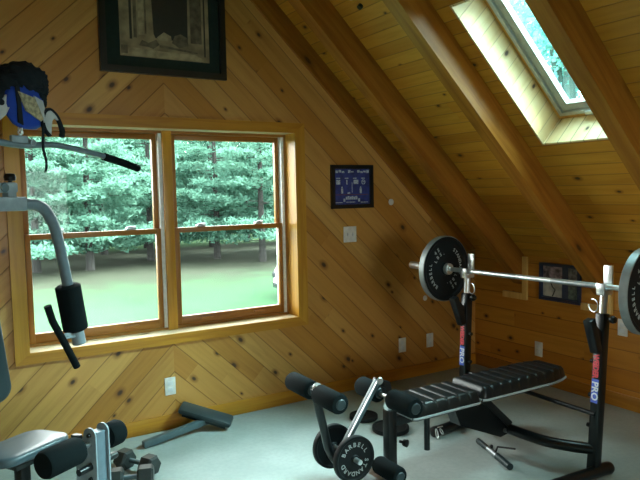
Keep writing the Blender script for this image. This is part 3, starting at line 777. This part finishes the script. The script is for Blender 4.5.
# ------------------------------------------------------------------ spring clamp bar on the floor
p0, p1 = V((2.723, -1.30, .018)), V((2.60, -1.66, .018)); d = (p1 - p0)
hg = thing('dumbbell_handle', (p0 + p1) / 2 - V((0, 0, .018)), 'short bar with black grip ends, chrome middle and a pin, lying beside the bench', 'dumbbell handle')
b = MB(); b.tube([p0, p0 + d * .36], .016, 14); b.tube([p0 + d * .62, p1], .019, 14); b.build_each('grip', M['foam_cap'], hg)
MB().tube([p0 + d * .34, p0 + d * .64], .0175, 14).build('chrome_middle', M['steel'], hg)
b = MB(); q = p0 + d * .56; b.tube([q + V((0, 0, .012)), q + V((.04, .02, .03)), q + V((.13, -.03, .014))], .006, 8); b.ball(q + V((.02, .05, .028)), .011); b.build('collar_pin', M['black_metal'], hg)

# ------------------------------------------------------------------ fallen pad bar by the baseboard
tp = thing('pad_attachment', (1.35, -.12, 0), 'dark padded crossbar on a grey post, lying against the baseboard below the outlet', 'machine pad')
a, bq = V((1.302, -.055, .150)), V((1.585, -.235, .045)); d = (bq - a).normalized()
up = V((.35, -.45, .8)); up = (up - d * up.dot(d)).normalized()
MB().bar(a, bq, .115, .040, up=up, bev=.016).build('pad', M['pad_dark'], tp)
MB().bar(a + d * .03 - up * .028, bq - d * .03 - up * .028, .09, .016, up=up).build('backing_board', M['black_metal'], tp)
MB().bar((1.005, -.235, .024), V((1.455, -.150, .060)), .042, .042, bev=.005).build('post', M['grey_dark'], tp)

# ------------------------------------------------------------------ dumbbells
def dumbbell(c0, c1, label, R=.058):
    c0, c1 = V(c0), V(c1); ax = (c1 - c0).normalized()
    t_ = thing('hex_dumbbell', V(((c0.x + c1.x) / 2, (c0.y + c1.y) / 2, 0)), label, 'dumbbell')
    MB().tube([c0, c1], .0135, 12).build('handle', M['grey_dark'], t_)
    side = ax.cross(V((0, 0, 1))).normalized(); upv = V((0, 0, 1))
    for c, s_ in ((c0, -1), (c1, 1)):
        rings = []
        b = MB()
        for h, r in ((-.042, R * .78), (-.030, R), (.030, R), (.042, R * .80)):
            rings.append([b.bm.verts.new(c + ax * h + (side * math.cos(PI / 3 * k) + upv * math.sin(PI / 3 * k)) * r) for k in range(6)])
        for A_, B_ in zip(rings, rings[1:]):
            for k in range(6): b.bm.faces.new((A_[k], A_[(k + 1) % 6], B_[(k + 1) % 6], B_[k]))
        b.bm.faces.new(rings[0]); b.bm.faces.new(rings[-1])
        b.build('hex_head', M['hex'], t_, ang=20)
M['hex'] = simple('worn_grey_hex_iron', (.035, .043, .043), .38, .2)
zc = .058 * math.sin(PI / 3) + .001
DA0, DA1, DB0, DB1 = (.842, -.445, zc), (.935, -.605, zc), (.735, -.672, zc), (.880, -.725, zc)
dumbbell(DA0, DA1, 'grey hex dumbbell, the farther of two beside the exercise machine')
dumbbell(DB0, DB1, 'grey hex dumbbell, the nearer of two, partly behind the machine')

# ------------------------------------------------------------------ home gym
g = V((.53, -.85, 0)).normalized(); a = V((.85, .53, 0)).normalized(); UZ = V((0, 0, 1))
RG = Matrix((a, -g, UZ)).transposed()       # local x along a, local y backwards
gym = thing('home_gym', (.05, -.45, 0), 'grey multi-station exercise machine with seat, foam rollers and press arm', 'exercise machine')
# frame (mast, base, top boom)
mast = V((-.02, -.40, 0))
b = MB(); b.bar(mast + UZ * .05, mast + UZ * 1.93, .06, .06, up=g, bev=.006); b.bar(mast + V((0, 0, .03)) - g * .1, V((.50, -1.03, .03)), .06, .06, bev=.006)
b.bar(mast - a * .3 + UZ * .03, mast + a * .22 + UZ * .03, .06, .06, bev=.006)
b.bar(mast + UZ * 1.90 - g * .02, V((.37, -.715, 1.86)) - a * .13, .045, .045, bev=.005); b.build('main_frame', M['grey_paint'], gym)
b = MB(); st = mast - g * .02
for k in range(9): b.box(st + g * -.12 + UZ * (.10 + k * .045), (.24, .1, .04), RG, .004)
b.build('weight_stack', M['iron'], gym)
# seat
def cushion(c, sx, sy, h, R, rr=.06, n=8):
    b = MB(); bot, mid1, mid2, top = [], [], [], []
    pts = []
    for cx, cy, a0 in ((1, 1, 0), (-1, 1, 90), (-1, -1, 180), (1, -1, 270)):
        for k in range(n + 1):
            an = math.radians(a0 + 90 * k / n); pts.append((cx * (sx / 2 - rr) + rr * math.cos(an), cy * (sy / 2 - rr) + rr * math.sin(an)))
    lv = [(.0, .97), (.15, 1.0), (.62, 1.0), (.85, .965), (.96, .88), (1.0, .6), (1.02, 0.0)]
    rings = []
    for f_, s_ in lv:
        if s_ == 0: rings.append([b.bm.verts.new(V(c) + R @ V((0, 0, f_ * h)))])
        else: rings.append([b.bm.verts.new(V(c) + R @ V((x * s_, y * s_, f_ * h))) for x, y in pts])
    N = len(pts)
    for A_, B_ in zip(rings, rings[1:]):
        for k in range(N):
            if len(B_) == 1: b.bm.faces.new((A_[k], A_[(k + 1) % N], B_[0]))
            else: b.bm.faces.new((A_[k], A_[(k + 1) % N], B_[(k + 1) % N], B_[k]))
    b.bm.faces.new(rings[0][::-1]); return b
FR = V((.505, -1.035, 0)); sc = FR - a * .17 - g * .17
tilt = RG @ Matrix.Rotation(math.radians(-4), 3, 'X')
cushion(sc + UZ * .412, .36, .27, .040, tilt, .07).build('seat', M['pad_blue'], gym, ang=60)
b = MB(); b.box(sc + UZ * .398, (.22, .22, .02), RG); b.bar(sc + UZ * .03, sc + UZ * .38, .05, .05, up=g, bev=.005); b.build('seat_post', M['black_metal'], gym)
# back pad
bc = V((.118, -.81, .845)); Rb = Matrix((a, UZ.cross(a) * -1 * -1, UZ)).transposed()
Rp = Matrix((a, UZ * 1.0, a.cross(UZ))).transposed() @ Matrix.Rotation(math.radians(7), 3, 'Z')
cushion(bc, .24, .52, .06, Rp, .06).build('backrest', M['pad_dark'], gym, ang=60)
b = MB(); b.bar(mast + UZ * .85, bc - a.cross(UZ) * .02, .04, .04, bev=.004); b.build('backrest_strut', M['grey_paint'], gym)
# leg roller bracket
bk = V((.575, -1.105, 0))
b = MB()
def cheek(off, r=.036, z1=.475):
    pts = []
    for k in range(13):
        an = PI * k / 12; pts.append((r * math.cos(an), z1 + r * math.sin(an)))
    pts = [(.036, .08)] + pts + [(-.045, .455), (-.085, .43), (-.10, .08)]
    b.prism([bk + g * x + a * off + UZ * z for x, z in pts], a * .008)
cheek(-.052); cheek(.022)
b.build_each('leg_bracket', M['grey_light'], gym)
b = MB(); b.bar(bk + a * -.008 + UZ * .06, bk + a * -.008 + UZ * .485, .05, .05, up=g, bev=.004); b.bar(bk + UZ * .07, V((.40, -.99, .07)), .05, .05, bev=.004); b.build('leg_post', M['grey_paint'], gym)
b = MB()
for z in (.478, .345, .28): b.lathe([(0, .010), (.009, .010), (.011, 0)], bk - a * .052 + UZ * z, -a, 8)
b.build_each('bolt', M['black_metal'], gym)
b = MB()
for off in (-.09,): b.tube([bk + a * -.12 + UZ * .335, bk + a * .10 + UZ * .335], .016, 12)
b.box(bk - a * .055 - g * .075 + UZ * .455, (.03, .045, .035), RG, .005)
b.build('lower_axle', M['black_metal'], gym)
def groller(p, q, r, cap=True):
    p, q = V(p), V(q); L = (q - p).length
    b = MB(); b.lathe([(0, 0), (r * .5, 0), (r * .9, .005), (r, .018), (r, L - .018), (r * .9, L - .005), (r * .5, L), (0, L)], p, q - p, 28); return b.build('foam_roller', M['foam'], gym)
zr = .436; ax0 = bk + UZ * zr - g * .005
groller(ax0 - a * .300, ax0 - a * .105, .060); groller(ax0 + a * .045, ax0 + a * .135, .058)
MB().tube([ax0 - a * .29, ax0 + a * .13], .012, 12).build_each('roller_axle', M['steel'], gym)
# press arm
Q = V((.33, -.75, 0))
def gp(s, z, fwd=0.0): return Q + a * (s - .8 * fwd) + g * fwd + UZ * z          # point in the plane of the press arm
def S(x): return (x - .33) / .85
b = MB(); b.bar(gp(-.16, 1.502), gp(.035, 1.500), .06, .065, up=UZ, bev=.006); b.bar(gp(-.12, 1.575), gp(-.005, 1.575), .05, .045, bev=.008); b.bar(gp(-.035, 1.50), gp(-.035, 1.60), .045, .045, up=g, bev=.006)
b.bar(mast + UZ * 1.54, gp(-.14, 1.54), .05, .05, bev=.005); b.build('arm_joint', M['grey_light'], gym)
b = MB(); b.lathe([(0, .004), (.020, .003), (.022, 0)], gp(-.055, 1.575, .0265), g, 24); b.build('badge', M['grey_dark'], gym)
b = MB(); b.lathe([(.008, 0), (.010, .012), (.024, .014), (.027, .03), (.02, .045), (0, .048)], gp(-.028, 1.594), UZ, 16); b.build('knob', M['black_metal'], gym)
arm = [gp(.0, 1.495), gp(.06, 1.497), gp(.105, 1.492), gp(.150, 1.472), gp(.182, 1.43), gp(.208, 1.375), gp(.228, 1.30), gp(.250, 1.19), gp(.272, 1.075), gp(.31, .86), gp(.325, .785)]
pa = MB().tube(smooth_path(arm, 4), .027, 14).build('press_arm', M['grey_paint'], gym)
p, q = gp(.268, 1.085), gp(.308, .845); L = (q - p).length
b = MB(); r = .062; b.lathe([(0, 0), (r * .8, 0), (r, .008), (r, L - .008), (r * .8, L), (0, L)], p, q - p, 28); b.build('foam_pad', M['foam'], pa)
b = MB(); b.lathe([(0, .0), (.033, 0), (.036, -.02), (.036, -.075), (0, -.076)], gp(.322, .772), p - q, 18) if False else b.tube([gp(.312, .845), gp(.326, .772)], .034, 16); b.bar(gp(.318, .825), gp(.205, .835, .03), .022, .03, bev=.004); b.build('handle_bracket', M['grey_light'], pa)
MB().tube([gp(.140, 1.005, .035), gp(.165, .925, .035), gp(.245, .775, .035), gp(.300, .665, .035)], .018, 14).build('handle_grip', M['foam'], pa)

# lat bar
LC = V((.365, -.728, 1.787)); lb = thing('lat_bar', LC, 'arched grey pull-down bar with black grips hanging across the window corner', 'pull-down bar')
half = [(0, 1.785), (.17, 1.797), (.30, 1.787), (.40, 1.772), (.50, 1.757), (.64, 1.727), (.78, 1.695)]
pl = [LC + a * s + UZ * (z - 1.80) for s, z in half]; pr_ = [LC - a * s + UZ * (z - 1.80) for s, z in half[1:]]
MB().tube(smooth_path(list(reversed(pr_)) + pl, 4), .015, 12).build('bar', M['grey_paint'], lb)
for s_ in (1, -1): MB().tube([LC + a * s_ * .51 + UZ * (-.046), LC + a * s_ * .64 + UZ * (-.073), LC + a * s_ * .765 + UZ * (-.102)], .021, 14).build_each('grip', M['foam'], lb)
b = MB(); b.box(LC + UZ * .005 - a * .01, (.09, .02, .05), RG, .006); b.lathe([(0, -.018), (.016, -.018), (.016, .018), (0, .018)], LC + a * .055 + UZ * .0, g, 12); b.build('hanger_plate', M['grey_light'], lb)
b = MB()
for k in range(3): b.ring(LC + UZ * (.045 + k * .018), .012, .004, a if k % 2 else g, n=12, seg=6)
b.build('chain', M['chrome'], lb)

# ------------------------------------------------------------------ cloth things hung on the machine
M['cap_black'] = simple('black_cloth', (.010, .014, .018), .85, bump=.6, scale=25, spec=.2)
M['cap_blue'] = simple('royal_blue_cloth', (.012, .05, .36), .75, bump=.4, scale=25, spec=.25)
M['cap_white'] = simple('white_cloth', (.46, .50, .52), .8, bump=.3)
M['patch'] = simple('tan_patch', (.34, .30, .19), .8, scale=60, var=.4)
def hp(u, z, f=0.0): return Q + a * (u - .8 * f) + g * f + UZ * z
def lump(name, mat, parts, par=None):
    """soft cloth body: several overlapping blobs joined to one skin"""
    b = MB()
    for c, r, s_ in parts:
        tmp = bmesh.new(); bmesh.ops.create_icosphere(tmp, subdivisions=4, radius=r)
        for v_ in tmp.verts:
            nn = v_.co.normalized(); f_ = 1 + .10 * math.sin(11 * nn.x + 5 * nn.z) * math.cos(9 * nn.y + 3 * nn.x) + .06 * math.sin(23 * nn.z + 7 * nn.y)
            v_.co = v_.co * f_
        Mx = Matrix.Translation(V(c)) @ (RG.to_4x4()) @ Matrix.Diagonal((*s_, 1)); b._merge(tmp, Mx)
    return b
bag = thing('cloth_bag', hp(.09, 1.86), 'blue and white cloth bag with a tan patch hanging above the pull-down bar', 'bag')
b = MB(); n_, m_ = 28, 16
def bagring(z, hw, hd, cx, cf): return [hp(cx + hw * math.copysign(abs(math.cos(2 * PI * k / n_)) ** .75, math.cos(2 * PI * k / n_)), z, cf + hd * math.copysign(abs(math.sin(2 * PI * k / n_)) ** .75, math.sin(2 * PI * k / n_))) for k in range(n_)]
sect = [(1.850, .010, .008, .085, 0), (1.853, .045, .028, .083, 0), (1.870, .080, .045, .080, 0), (1.905, .105, .055, .075, 0), (1.95, .112, .058, .072, 0), (2.00, .108, .055, .072, 0), (2.04, .095, .048, .072, 0), (2.06, .05, .03, .072, 0)]
rings = [[b.bm.verts.new(p_) for p_ in bagring(*s_)] for s_ in sect]
for A_, B_ in zip(rings, rings[1:]):
    for k in range(n_): b.bm.faces.new((A_[k], A_[(k + 1) % n_], B_[(k + 1) % n_], B_[k]))
b.bm.faces.new(rings[0][::-1]); b.bm.faces.new(rings[-1]); b.build('body', M['cap_blue'], bag, ang=70)
def quadslab(b, pts, th=.006):
    b.prism(pts, g * th)
b = MB(); quadslab(b, [hp(.035, 2.01, .056), hp(.125, 1.99, .056), hp(.170, 1.90, .050), hp(.155, 1.885, .050), hp(.075, 1.925, .060)]); b.build('tan_patch', M['patch'], bag, smooth=False)
b = MB(); quadslab(b, [hp(.120, 2.00, .050), hp(.168, 1.985, .030), hp(.195, 1.90, .012), hp(.172, 1.882, .046), hp(.165, 1.905, .052)], .008); quadslab(b, [hp(-.005, 2.02, .030), hp(-.06, 1.96, .02), hp(-.115, 1.87, .02), hp(-.11, 1.84, .02), hp(-.035, 1.90, .03), hp(.0, 1.96, .04)], .01); b.build_each('white_panel', M['cap_white'], bag, smooth=False)
b = MB(); quadslab(b, [hp(.025, 2.03, .053), hp(.045, 2.03, .054), hp(.055, 1.86, .052), hp(.03, 1.87, .052)], .008); b.lathe([(0, .008), (.014, .006), (.016, 0)], hp(-.05, 1.955, .032), g, 14); b.build('black_strap', M['cap_black'], bag, smooth=False)
b = MB(); b.tube([hp(.04, 1.862), hp(.045, 1.83), hp(.035, 1.815)], .006, 8); b.build('clip', M['chrome'], bag)
cap = lump('cap', M['cap_black'], [(hp(.07, 2.085), .105, (1.15, .75, .68)), (hp(.145, 2.06, .01), .07, (.75, .75, 1.0)), (hp(.0, 2.045, .0), .075, (1.2, .7, .75)), (hp(.16, 2.0, -.01), .045, (.7, .7, 1.2)), (hp(-.075, 1.985, .0), .055, (1.0, .6, .9))]).build('knit_hat', M['cap_black'], loc=hp(.07, 2.05), ang=70)
tag(cap, 'black crumpled cloth hat on top of the blue and white bag', 'hat')
sg = thing('wrist_strap', hp(.20, 1.88), 'white strap loop with black edging and a dangling cord, beside the blue bag', 'strap')
loop = [hp(.205, 1.822, .035), hp(.178, 1.85, .035), hp(.165, 1.895, .035), (hp(.180, 1.935, .035)), hp(.208, 1.950, .035), hp(.245, 1.925, .035), hp(.268, 1.885, .035), hp(.279, 1.845, .035)]
sp_ = smooth_path(loop, 6)
def ribbon(path, w0, w1, th, fo=0):
    b = MB(); n0 = len(path); prev = None
    for i, p_ in enumerate(path):
        d_ = (path[min(i + 1, n0 - 1)] - path[max(i - 1, 0)]).normalized(); s_ = g.cross(d_).normalized(); wd = w0 + (w1 - w0) * i / (n0 - 1)
        ring_ = [b.bm.verts.new(p_ + s_ * x * wd + g * (y * th + fo)) for x, y in ((-.5, -.5), (.5, -.5), (.5, .5), (-.5, .5))]
        if prev:
            for k in range(4): b.bm.faces.new((prev[k], prev[(k + 1) % 4], ring_[(k + 1) % 4], ring_[k]))
        else: b.bm.faces.new(ring_[::-1])
        prev = ring_
    b.bm.faces.new(prev); return b
ribbon(sp_, .010, .014, .02).build('edging', M['cap_black'], sg)
b = MB(); b.prism([hp(.203, 1.826, .03), hp(.178, 1.855, .03), hp(.168, 1.895, .03), hp(.182, 1.932, .03), hp(.210, 1.946, .03), hp(.240, 1.925, .03), hp(.252, 1.90, .03), hp(.228, 1.912, .03), hp(.212, 1.895, .03), hp(.206, 1.86, .03)], g * .014); b.build('white_lining', M['cap_white'], sg, smooth=False)
b = MB(); b.tube(smooth_path([hp(.276, 1.87, .035), hp(.280, 1.845, .035), hp(.274, 1.823, .035)], 5), .014, 10); b.build('thick_end', M['cap_black'], sg)
ribbon(smooth_path([hp(.170, 1.88, .045), hp(.165, 1.82, .05), hp(.162, 1.76, .05), hp(.175, 1.70, .05), hp(.172, 1.66, .05), hp(.164, 1.648, .05)], 6), .012, .010, .006).build('cord', M['cap_black'], sg)

# ------------------------------------------------------------------ outside
GZ = -2.5
b = MB(); N = 24
vs = {}
for i in range(N + 1):
    for j in range(N + 1):
        x, y = -70 + 160 * i / N, -50 + 190 * j / N
        vs[i, j] = b.bm.verts.new((x, y, GZ + (.25 * math.sin(x * .07) * math.cos(y * .05) if y > 55 else 0)))
for i in range(N):
    for j in range(N): b.bm.faces.new((vs[i, j], vs[i + 1, j], vs[i + 1, j + 1], vs[i, j + 1]))
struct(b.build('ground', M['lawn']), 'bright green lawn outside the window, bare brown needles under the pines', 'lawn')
def pine_mesh(seed, H=13.0, z0=1.7, rmax=4.6, nb=6, dens=1.0):
    R_ = random.Random(seed); b = MB()
    def tuft(c, s, n):
        for _ in range(n):
            th = R_.uniform(0, 2 * PI); el = R_.uniform(-.35, 1.1)
            dr = V((math.cos(th) * math.cos(el), math.sin(th) * math.cos(el), math.sin(el)))
            sd = dr.orthogonal().normalized(); sd = (Quaternion(dr, R_.uniform(0, 6.28)) @ sd)
            L = s * R_.uniform(.6, 1.2); wd = L * .22
            p_ = V(c) + V((R_.gauss(0, s * .62), R_.gauss(0, s * .62), R_.gauss(0, s * .36)))
            v0, v1, v2 = b.bm.verts.new(p_ - sd * wd), b.bm.verts.new(p_ + sd * wd), b.bm.verts.new(p_ + dr * L)
            b.bm.faces.new((v0, v1, v2))
    z = z0; sk = []
    while z < H:
        f_ = (z - z0) / (H - z0); r = rmax * (1 - f_) ** .75 * R_.uniform(.85, 1.1)
        a0 = R_.uniform(0, 6.28)
        for k in range(nb):
            if R_.random() < .12: continue
            an = a0 + 2 * PI * k / nb + R_.uniform(-.3, .3); rr = r * R_.uniform(.7, 1.15); dz = R_.uniform(-.3, .35)
            dv = V((math.cos(an), math.sin(an), 0)); sv = V((-math.sin(an), math.cos(an), 0))
            sk.append((V((0, 0, z + dz)), V((0, 0, z + dz)) + dv * rr * .8 + UZ * rr * .06))
            nt = max(5, int(18 * dens * rr / 3))
            for q_ in range(nt):
                u = .28 + .72 * (q_ + R_.random()) / nt; wv = .28 * rr * math.sin(PI * min(1, u * .85)) 
                c = V((0, 0, z + dz)) + dv * rr * u + sv * R_.uniform(-wv, wv) + UZ * (rr * .08 * u * u + R_.uniform(-.08, .18))
                tuft(c, R_.uniform(.20, .34), 24)
        z += R_.uniform(.75, 1.05)
    me = bpy.data.meshes.new('foliage'); b.bm.to_mesh(me); b.bm.free(); me.materials.append(M['needles'])
    t2 = MB(); t2.tube([(0, 0, -.3), (0, 0, 1.2), (.05, 0, 4), (0, .05, 8), (0, 0, H)], [.26, .21, .17, .11, .02], 10)
    tm = bpy.data.meshes.new('trunk'); t2.bm.to_mesh(tm); t2.bm.free(); tm.materials.append(M['bark'])
    t3 = MB()
    for p_, q_ in sk: t3.tube([p_, q_], [.04, .012], 4, False)
    bmh = bpy.data.meshes.new('branches'); t3.bm.to_mesh(bmh); t3.bm.free(); bmh.materials.append(M['bark'])
    return me, tm, bmh
VAR = [pine_mesh(11, 11.0, 1.5), pine_mesh(23, 10.5, 1.9, 4.2), pine_mesh(37, 11.5, 1.2, 5.0)]
def pine(x, y, k, sc_, rot, label, group=None):
    o = thing('pine_tree', (x, y, GZ), label, 'tree', group); o.rotation_euler = (0, 0, rot); o.scale = (sc_,) * 3
    for nm, me in zip(('foliage', 'trunk', 'branches'), VAR[k]):
        c = bpy.data.objects.new(nm, me); COL.objects.link(c); c.parent = o
    return o
FRONT = [(15.1, 33.4, 1, 1.0, .4, 'tall pine whose trunk stands in the middle of the window pane with the car'),
         (16.6, 30.0, 0, .95, 2.1, 'tall pine nearest the white car'),
         (7.2, 32.3, 1, 1.0, 4.0, 'tall pine whose trunk rises just beside the grey press arm'),
         (4.6, 33.2, 2, 1.0, 1.2, 'tall pine directly behind the bend of the grey press arm'),
         (11.4, 35.2, 2, .95, 5.1, 'tall pine seen behind the mullion between the two windows'),
         (21.0, 33.5, 2, 1.0, 3.3, 'pine hidden past the window frame, beyond the white car')]
for f_ in FRONT: pine(*f_)
BACK = [(2.2, 42, 0), (6.0, 44, 2), (10, 41.5, 0), (14, 45, 1), (18.2, 42, 2), (22.5, 45, 0), (27, 40, 1), (8, 52, 2), (13, 54, 0), (18.5, 53, 2), (24, 54, 0), (3, 52, 1), (30, 50, 2), (-1, 46, 2), (5, 62, 2), (11, 63, 0), (17, 64, 2), (23, 63, 1), (29, 62, 0), (35, 60, 2), (14, 72, 2), (22, 73, 0), (30, 72, 1)]
for i, (x, y, k) in enumerate(BACK):
    pine(x, y, k, 1.1 if i < 14 else 1.5, i * 1.7, 'pine of the back rows, filling the view behind the front pines', 'pines of the back rows')

# leafy trees beyond the skylight
def leafy(seed, R0=3.6):
    R_ = random.Random(seed); b = MB()
    cl = [(V((R_.gauss(0, .45), R_.gauss(0, .45), R_.gauss(0, .35))) * R0, R_.uniform(.9, 1.6)) for _ in range(30)]
    for c, r in cl:
        for _ in range(380):
            d_ = V((R_.gauss(0, 1), R_.gauss(0, 1), R_.gauss(0, 1))).normalized() * r * R_.uniform(.6, 1.05)
            n1 = V((R_.gauss(0, 1), R_.gauss(0, 1), R_.gauss(0, 1))).normalized(); u = n1.orthogonal().normalized() * .075; w_ = n1.cross(u).normalized() * .055
            p_ = c + d_ + UZ * 7
            b.bm.faces.new([b.bm.verts.new(p_ + q_) for q_ in (u, w_, -u, -w_)])
    me = bpy.data.meshes.new('crown'); b.bm.to_mesh(me); b.bm.free(); me.materials.append(M['leaves'])
    t2 = MB(); t2.tube([(0, 0, -.2), (0, 0, 2), (.1, 0, 4), (0, .1, 7.5)], [.3, .24, .18, .08], 10)
    for c, r in cl[:10]: t2.tube([(0, 0, 3.6), c * .8 + UZ * 7], [.1, .03], 5)
    tm = bpy.data.meshes.new('trunk'); t2.bm.to_mesh(tm); t2.bm.free(); tm.materials.append(simple('pale_bark', (.10, .12, .11), .9))
    return me, tm
LF = leafy(5)
for x, y, s_, l in ((17.5, 9.5, 1.35, 'leafy tree seen through the skylight, lower part of the pane'), (22.5, 16.5, 1.5, 'taller leafy tree seen high in the skylight pane'), (24, 6, 1.3, 'leafy tree beyond the skylight, hidden behind the near rafter')):
    o = thing('leafy_tree', (x, y, GZ), l, 'tree'); o.scale = (s_,) * 3; o.rotation_euler = (0, 0, x)
    for nm, me in zip(('crown', 'trunk'), LF):
        c = bpy.data.objects.new(nm, me); COL.objects.link(c); c.parent = o

# white car
CX, CY = 11.25, 16.4
car = thing('car', (CX + 2.2, CY + .9, GZ), 'white car parked on the lawn, just showing past the window frame', 'car')
M['car_white'] = simple('white_car_paint', (.72, .74, .74), .25, coat=.5); M['car_dark'] = simple('dark_tinted_glass', (.02, .025, .03), .1); M['tyre'] = simple('tyre_rubber', (.015, .015, .015), .8)
prof = [(0, .35), (.0, .85), (.08, 1.0), (.35, 1.48), (.6, 1.56), (2.2, 1.56), (2.5, 1.48), (3.1, 1.05), (4.1, .92), (4.35, .75), (4.4, .35)]
b = MB(); b.prism([(CX + u, CY, GZ + z) for u, z in prof], (0, 1.8, 0)); bmesh.ops.bevel(b.bm, geom=list(b.bm.edges), offset=.07, segments=3, affect='EDGES'); body = b.build('body', M['car_white'], car)
b = MB(); 
for yy, dy in ((CY - .012, .02), (CY + 1.792, .02)): 
    b.prism([(CX + .45, yy, GZ + 1.02), (CX + 1.5, yy, GZ + 1.02), (CX + 1.5, yy, GZ + 1.45), (CX + .62, yy, GZ + 1.45)], (0, dy, 0)); b.prism([(CX + 1.58, yy, GZ + 1.02), (CX + 2.85, yy, GZ + 1.02), (CX + 2.42, yy, GZ + 1.45), (CX + 1.58, yy, GZ + 1.45)], (0, dy, 0))
b.prism([(CX + .09, CY + .15, GZ + 1.05), (CX + .31, CY + .15, GZ + 1.44), (CX + .31, CY + 1.65, GZ + 1.44), (CX + .09, CY + 1.65, GZ + 1.05)], (-.02, 0, .012))
b.build('window', M['car_dark'], car, smooth=False)
for u in (.85, 3.55):
    for yy in (CY + .02, CY + 1.58): MB().lathe([(0, 0), (.2, 0), (.31, .02), (.33, .06), (.33, .16), (.31, .2), (0, .2)], (CX + u, yy, GZ + .33), (0, 1, 0), 28).build('wheel', M['tyre'], car)
b = MB(); b.box((CX - .01, CY + .12, GZ + .85), (.06, .16, .25), None, .02); b.box((CX - .01, CY + 1.68, GZ + .85), (.06, .16, .25), None, .02); b.build_each('tail_light', M['car_dark'], car)
b = MB(); b.box((CX + .0, CY + .9, GZ + .45), (.08, 1.7, .2), None, .03); b.build('bumper', M['car_dark'], car)

# ------------------------------------------------------------------ light
wd = bpy.data.worlds.new('World'); SC.world = wd; wd.use_nodes = True; nt = wd.node_tree; nt.nodes.clear()
out = nt.nodes.new('ShaderNodeOutputWorld'); bg = nt.nodes.new('ShaderNodeBackground'); tc = nt.nodes.new('ShaderNodeTexCoord')
sx = nt.nodes.new('ShaderNodeSeparateXYZ'); cr = nt.nodes.new('ShaderNodeValToRGB'); nz = nt.nodes.new('ShaderNodeTexNoise'); mxn = nt.nodes.new('ShaderNodeMix'); mxn.data_type = 'RGBA'; mxn.blend_type = 'MULTIPLY'; mxn.inputs[0].default_value = .35
nt.links.new(tc.outputs['Generated'], sx.inputs[0]); nt.links.new(sx.outputs[2], cr.inputs[0])
cr.color_ramp.elements[0].position = 0.0; cr.color_ramp.elements[0].color = (.95, 1.0, .97, 1)
cr.color_ramp.elements[1].position = 1.0; cr.color_ramp.elements[1].color = (.92, 1.0, .985, 1)
nz.inputs['Scale'].default_value = 3.0; nz.inputs['Detail'].default_value = 3; nt.links.new(tc.outputs['Generated'], nz.inputs['Vector'])
nt.links.new(cr.outputs[0], mxn.inputs[6]); nt.links.new(nz.outputs['Fac'], mxn.inputs[7]); nt.links.new(mxn.outputs[2], bg.inputs[0])
bg.inputs[1].default_value = SKY = 18.0
nt.links.new(bg.outputs[0], out.inputs[0])

sl_ = bpy.data.lights.new('hazy_sun', 'SUN'); sl_.energy = 44.0; sl_.angle = math.radians(40); sl_.color = (.98, 1.0, .95)
so = bpy.data.objects.new('hazy_sun', sl_); COL.objects.link(so)
so.rotation_euler = V((-1.75, .85, -1.9)).to_track_quat('-Z', 'Y').to_euler()
def portal(c, x, n, sx_, sy_):
    l = bpy.data.lights.new('daylight_portal', 'AREA'); l.shape = 'RECTANGLE'; l.size = sx_; l.size_y = sy_
    l.cycles.is_portal = True
    o = bpy.data.objects.new('daylight_portal', l); COL.objects.link(o)
    n = V(n).normalized(); x = V(x).normalized(); z = -n; y = z.cross(x)
    o.matrix_world = Matrix((x, y, z)).transposed().to_4x4(); o.location = V(c)
portal(((WX0 + WX1) / 2, .26, (WZ0 + WZ1) / 2), (1, 0, 0), (0, -1, 0), 1.85, 1.4)
for y0, y1 in HOLES: portal(slope((HA0 + HA1) / 2, (y0 + y1) / 2, .33), (0, 1, 0), -E_N, y1 - y0, HA1 - HA0)
portal((1.3, YB - .22, 1.5), (1, 0, 0), (0, 1, 0), 1.45, 1.25)

# ------------------------------------------------------------------ camera
cam = bpy.data.cameras.new('camera'); co = bpy.data.objects.new('camera', cam); COL.objects.link(co)
cam.sensor_width = 36.0; cam.lens = 635.0 / 640.0 * 36.0; cam.clip_start = .05; cam.clip_end = 400
Rm = Matrix(((0.8541592, 0.05536971, -0.51705538), (-0.51964809, 0.05371322, -0.8526903), (-0.0194405, 0.9970201, 0.07465241)))
mw = Rm.to_4x4(); mw.translation = V((0, -4.0, 1.526)); co.matrix_world = mw
SC.camera = co
vs_ = SC.view_settings; vs_.view_transform = 'Standard'; vs_.look = 'None'; vs_.gamma = 1.0; vs_.use_curve_mapping = False
vs_.exposure = 0.3
SC.cycles.max_bounces = 10; SC.cycles.diffuse_bounces = 6; SC.cycles.transparent_max_bounces = 16; SC.cycles.sample_clamp_indirect = 8.0
